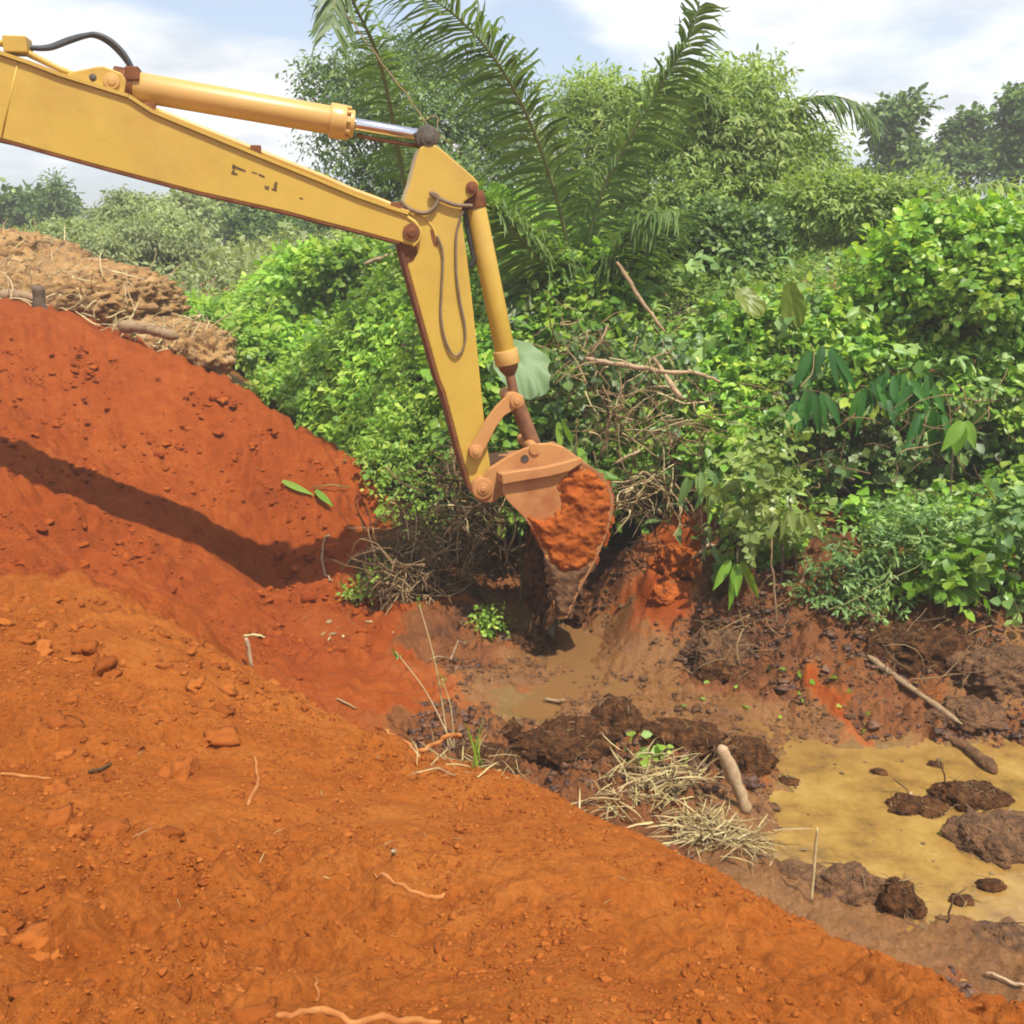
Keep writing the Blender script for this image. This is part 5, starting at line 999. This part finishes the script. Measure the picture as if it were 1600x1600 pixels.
for k_, (px, py, r_) in enumerate(((1275, 1255, .0), (1320, 1270, .0), (1460, 1215, .05), (1230, 1225, .06), (1545, 1410, .07), (1395, 1375, .0), (1500, 1420, .06))):
    if r_: mc(('tiny sunken mud lump near the left shore of the pool', 'tiny dark lump in the open middle of the pool', 'small mud lump between the plank and the dark clumps', 'mud lump touching the upper left shore of the pool', 'mud lump in the lower right of the pool', 'mud lump just right of the spiky root clump', 'mud lump at the shore in the lower right')[k_], px, py, (r_*1.5, r_, r_*.7), 340+k_, 'mud', roots=4)

# ------------------------------------------------------------------ light and sky
SUN = Vector((-.27, .46, -1.0)).normalized()      # direction the light travels
sl = bpy.data.lights.new('sun', 'SUN'); sl.energy = 4.6; sl.angle = R(.6); sl.color = (1, .94, .84)
so = bpy.data.objects.new('sun', sl); COL.objects.link(so); so.location = (5, -8, 30)
so.rotation_euler = SUN.to_track_quat('-Z', 'Y').to_euler()
def world():
    w = bpy.data.worlds.new('World'); SC.world = w; w.use_nodes = True; nt = w.node_tree
    bg = nt.nodes['Background']; sky = nt.nodes.new('ShaderNodeTexSky'); sky.sky_type = 'NISHITA'; sky.sun_disc = False
    sky.sun_elevation = math.asin(-SUN.z); sky.sun_rotation = math.atan2(-SUN.x, -SUN.y); sky.air_density = 1.0; sky.dust_density = 1.5; sky.ozone_density = 1.0
    tc = nt.nodes.new('ShaderNodeTexCoord'); sp = nt.nodes.new('ShaderNodeSeparateXYZ'); nt.links.new(tc.outputs['Generated'], sp.inputs[0])
    zz = math_(nt, 'ADD', math_(nt, 'MAXIMUM', sp.outputs[2], 0), .22)
    cb = nt.nodes.new('ShaderNodeCombineXYZ'); nt.links.new(math_(nt, 'DIVIDE', sp.outputs[0], zz), cb.inputs[0]); nt.links.new(math_(nt, 'DIVIDE', sp.outputs[1], zz), cb.inputs[1]); cb.inputs[2].default_value = 3.1
    n = noise(nt, 1.35, 9, .54, cb.outputs[0], .2)
    dens = n.outputs[0]
    for px, py, rad, amt in ((400, 110, .6, .2), (180, 110, .5, .06), (880, 70, .45, -.15), (420, -40, .45, -.16), (1350, 100, .9, .0), (1050, 60, .4, .06)):
        dv = ray(px, py); dv = dv/np.linalg.norm(dv); zz_ = max(dv[2], 0)+.22
        ds = nt.nodes.new('ShaderNodeVectorMath'); ds.operation = 'DISTANCE'; nt.links.new(cb.outputs[0], ds.inputs[0]); ds.inputs[1].default_value = (dv[0]/zz_, dv[1]/zz_, 3.1)
        mr = nt.nodes.new('ShaderNodeMapRange'); mr.interpolation_type = 'SMOOTHSTEP'; nt.links.new(ds.outputs['Value'], mr.inputs[0]); mr.inputs[1].default_value = 0; mr.inputs[2].default_value = rad; mr.inputs[3].default_value = amt; mr.inputs[4].default_value = 0
        dens = math_(nt, 'ADD', dens, mr.outputs[0])
    rp = ramp(nt, [(.42, (0, 0, 0)), (.56, (1, 1, 1))]); nt.links.new(dens, rp.inputs[0])
    n2_ = noise(nt, 2.6, 6, .55, cb.outputs[0]); sh = ramp(nt, [(.32, (5.3, 5.7, 6.3)), (.6, (8.5, 8.6, 8.8))]); nt.links.new(n2_.outputs[0], sh.inputs[0])
    pale = mixc(nt, .42, sky.outputs[0], (6.5, 7.4, 9.0))
    c = mixc(nt, rp.outputs[0], pale, sh.outputs[0])
    nt.links.new(c, bg.inputs[0]); bg.inputs[1].default_value = .1
world()
def haze():
    b = MB(); b.box((0, 0, 5.0), (430, 0, 0), (0, 430, 0), (0, 0, 7.5)); m, nt, bs, out = mat('thin_haze'); nt.nodes.remove(bs)
    v = nt.nodes.new('ShaderNodeVolumePrincipled'); v.inputs['Color'].default_value = (.93, .90, .84, 1); v.inputs['Density'].default_value = .0028; v.inputs['Anisotropy'].default_value = .2
    nt.links.new(v.outputs[0], out.inputs['Volume']); tag(b.build('haze', m), 'thin pale haze lying over the whole clearing', 'haze', kind='stuff')
haze()
SC.view_settings.view_transform = 'Standard'; SC.view_settings.look = 'None'; SC.view_settings.exposure = .55; SC.view_settings.gamma = 1
SC.cycles.filter_width = 1.9; SC.cycles.max_bounces = 6; SC.cycles.transparent_max_bounces = 4
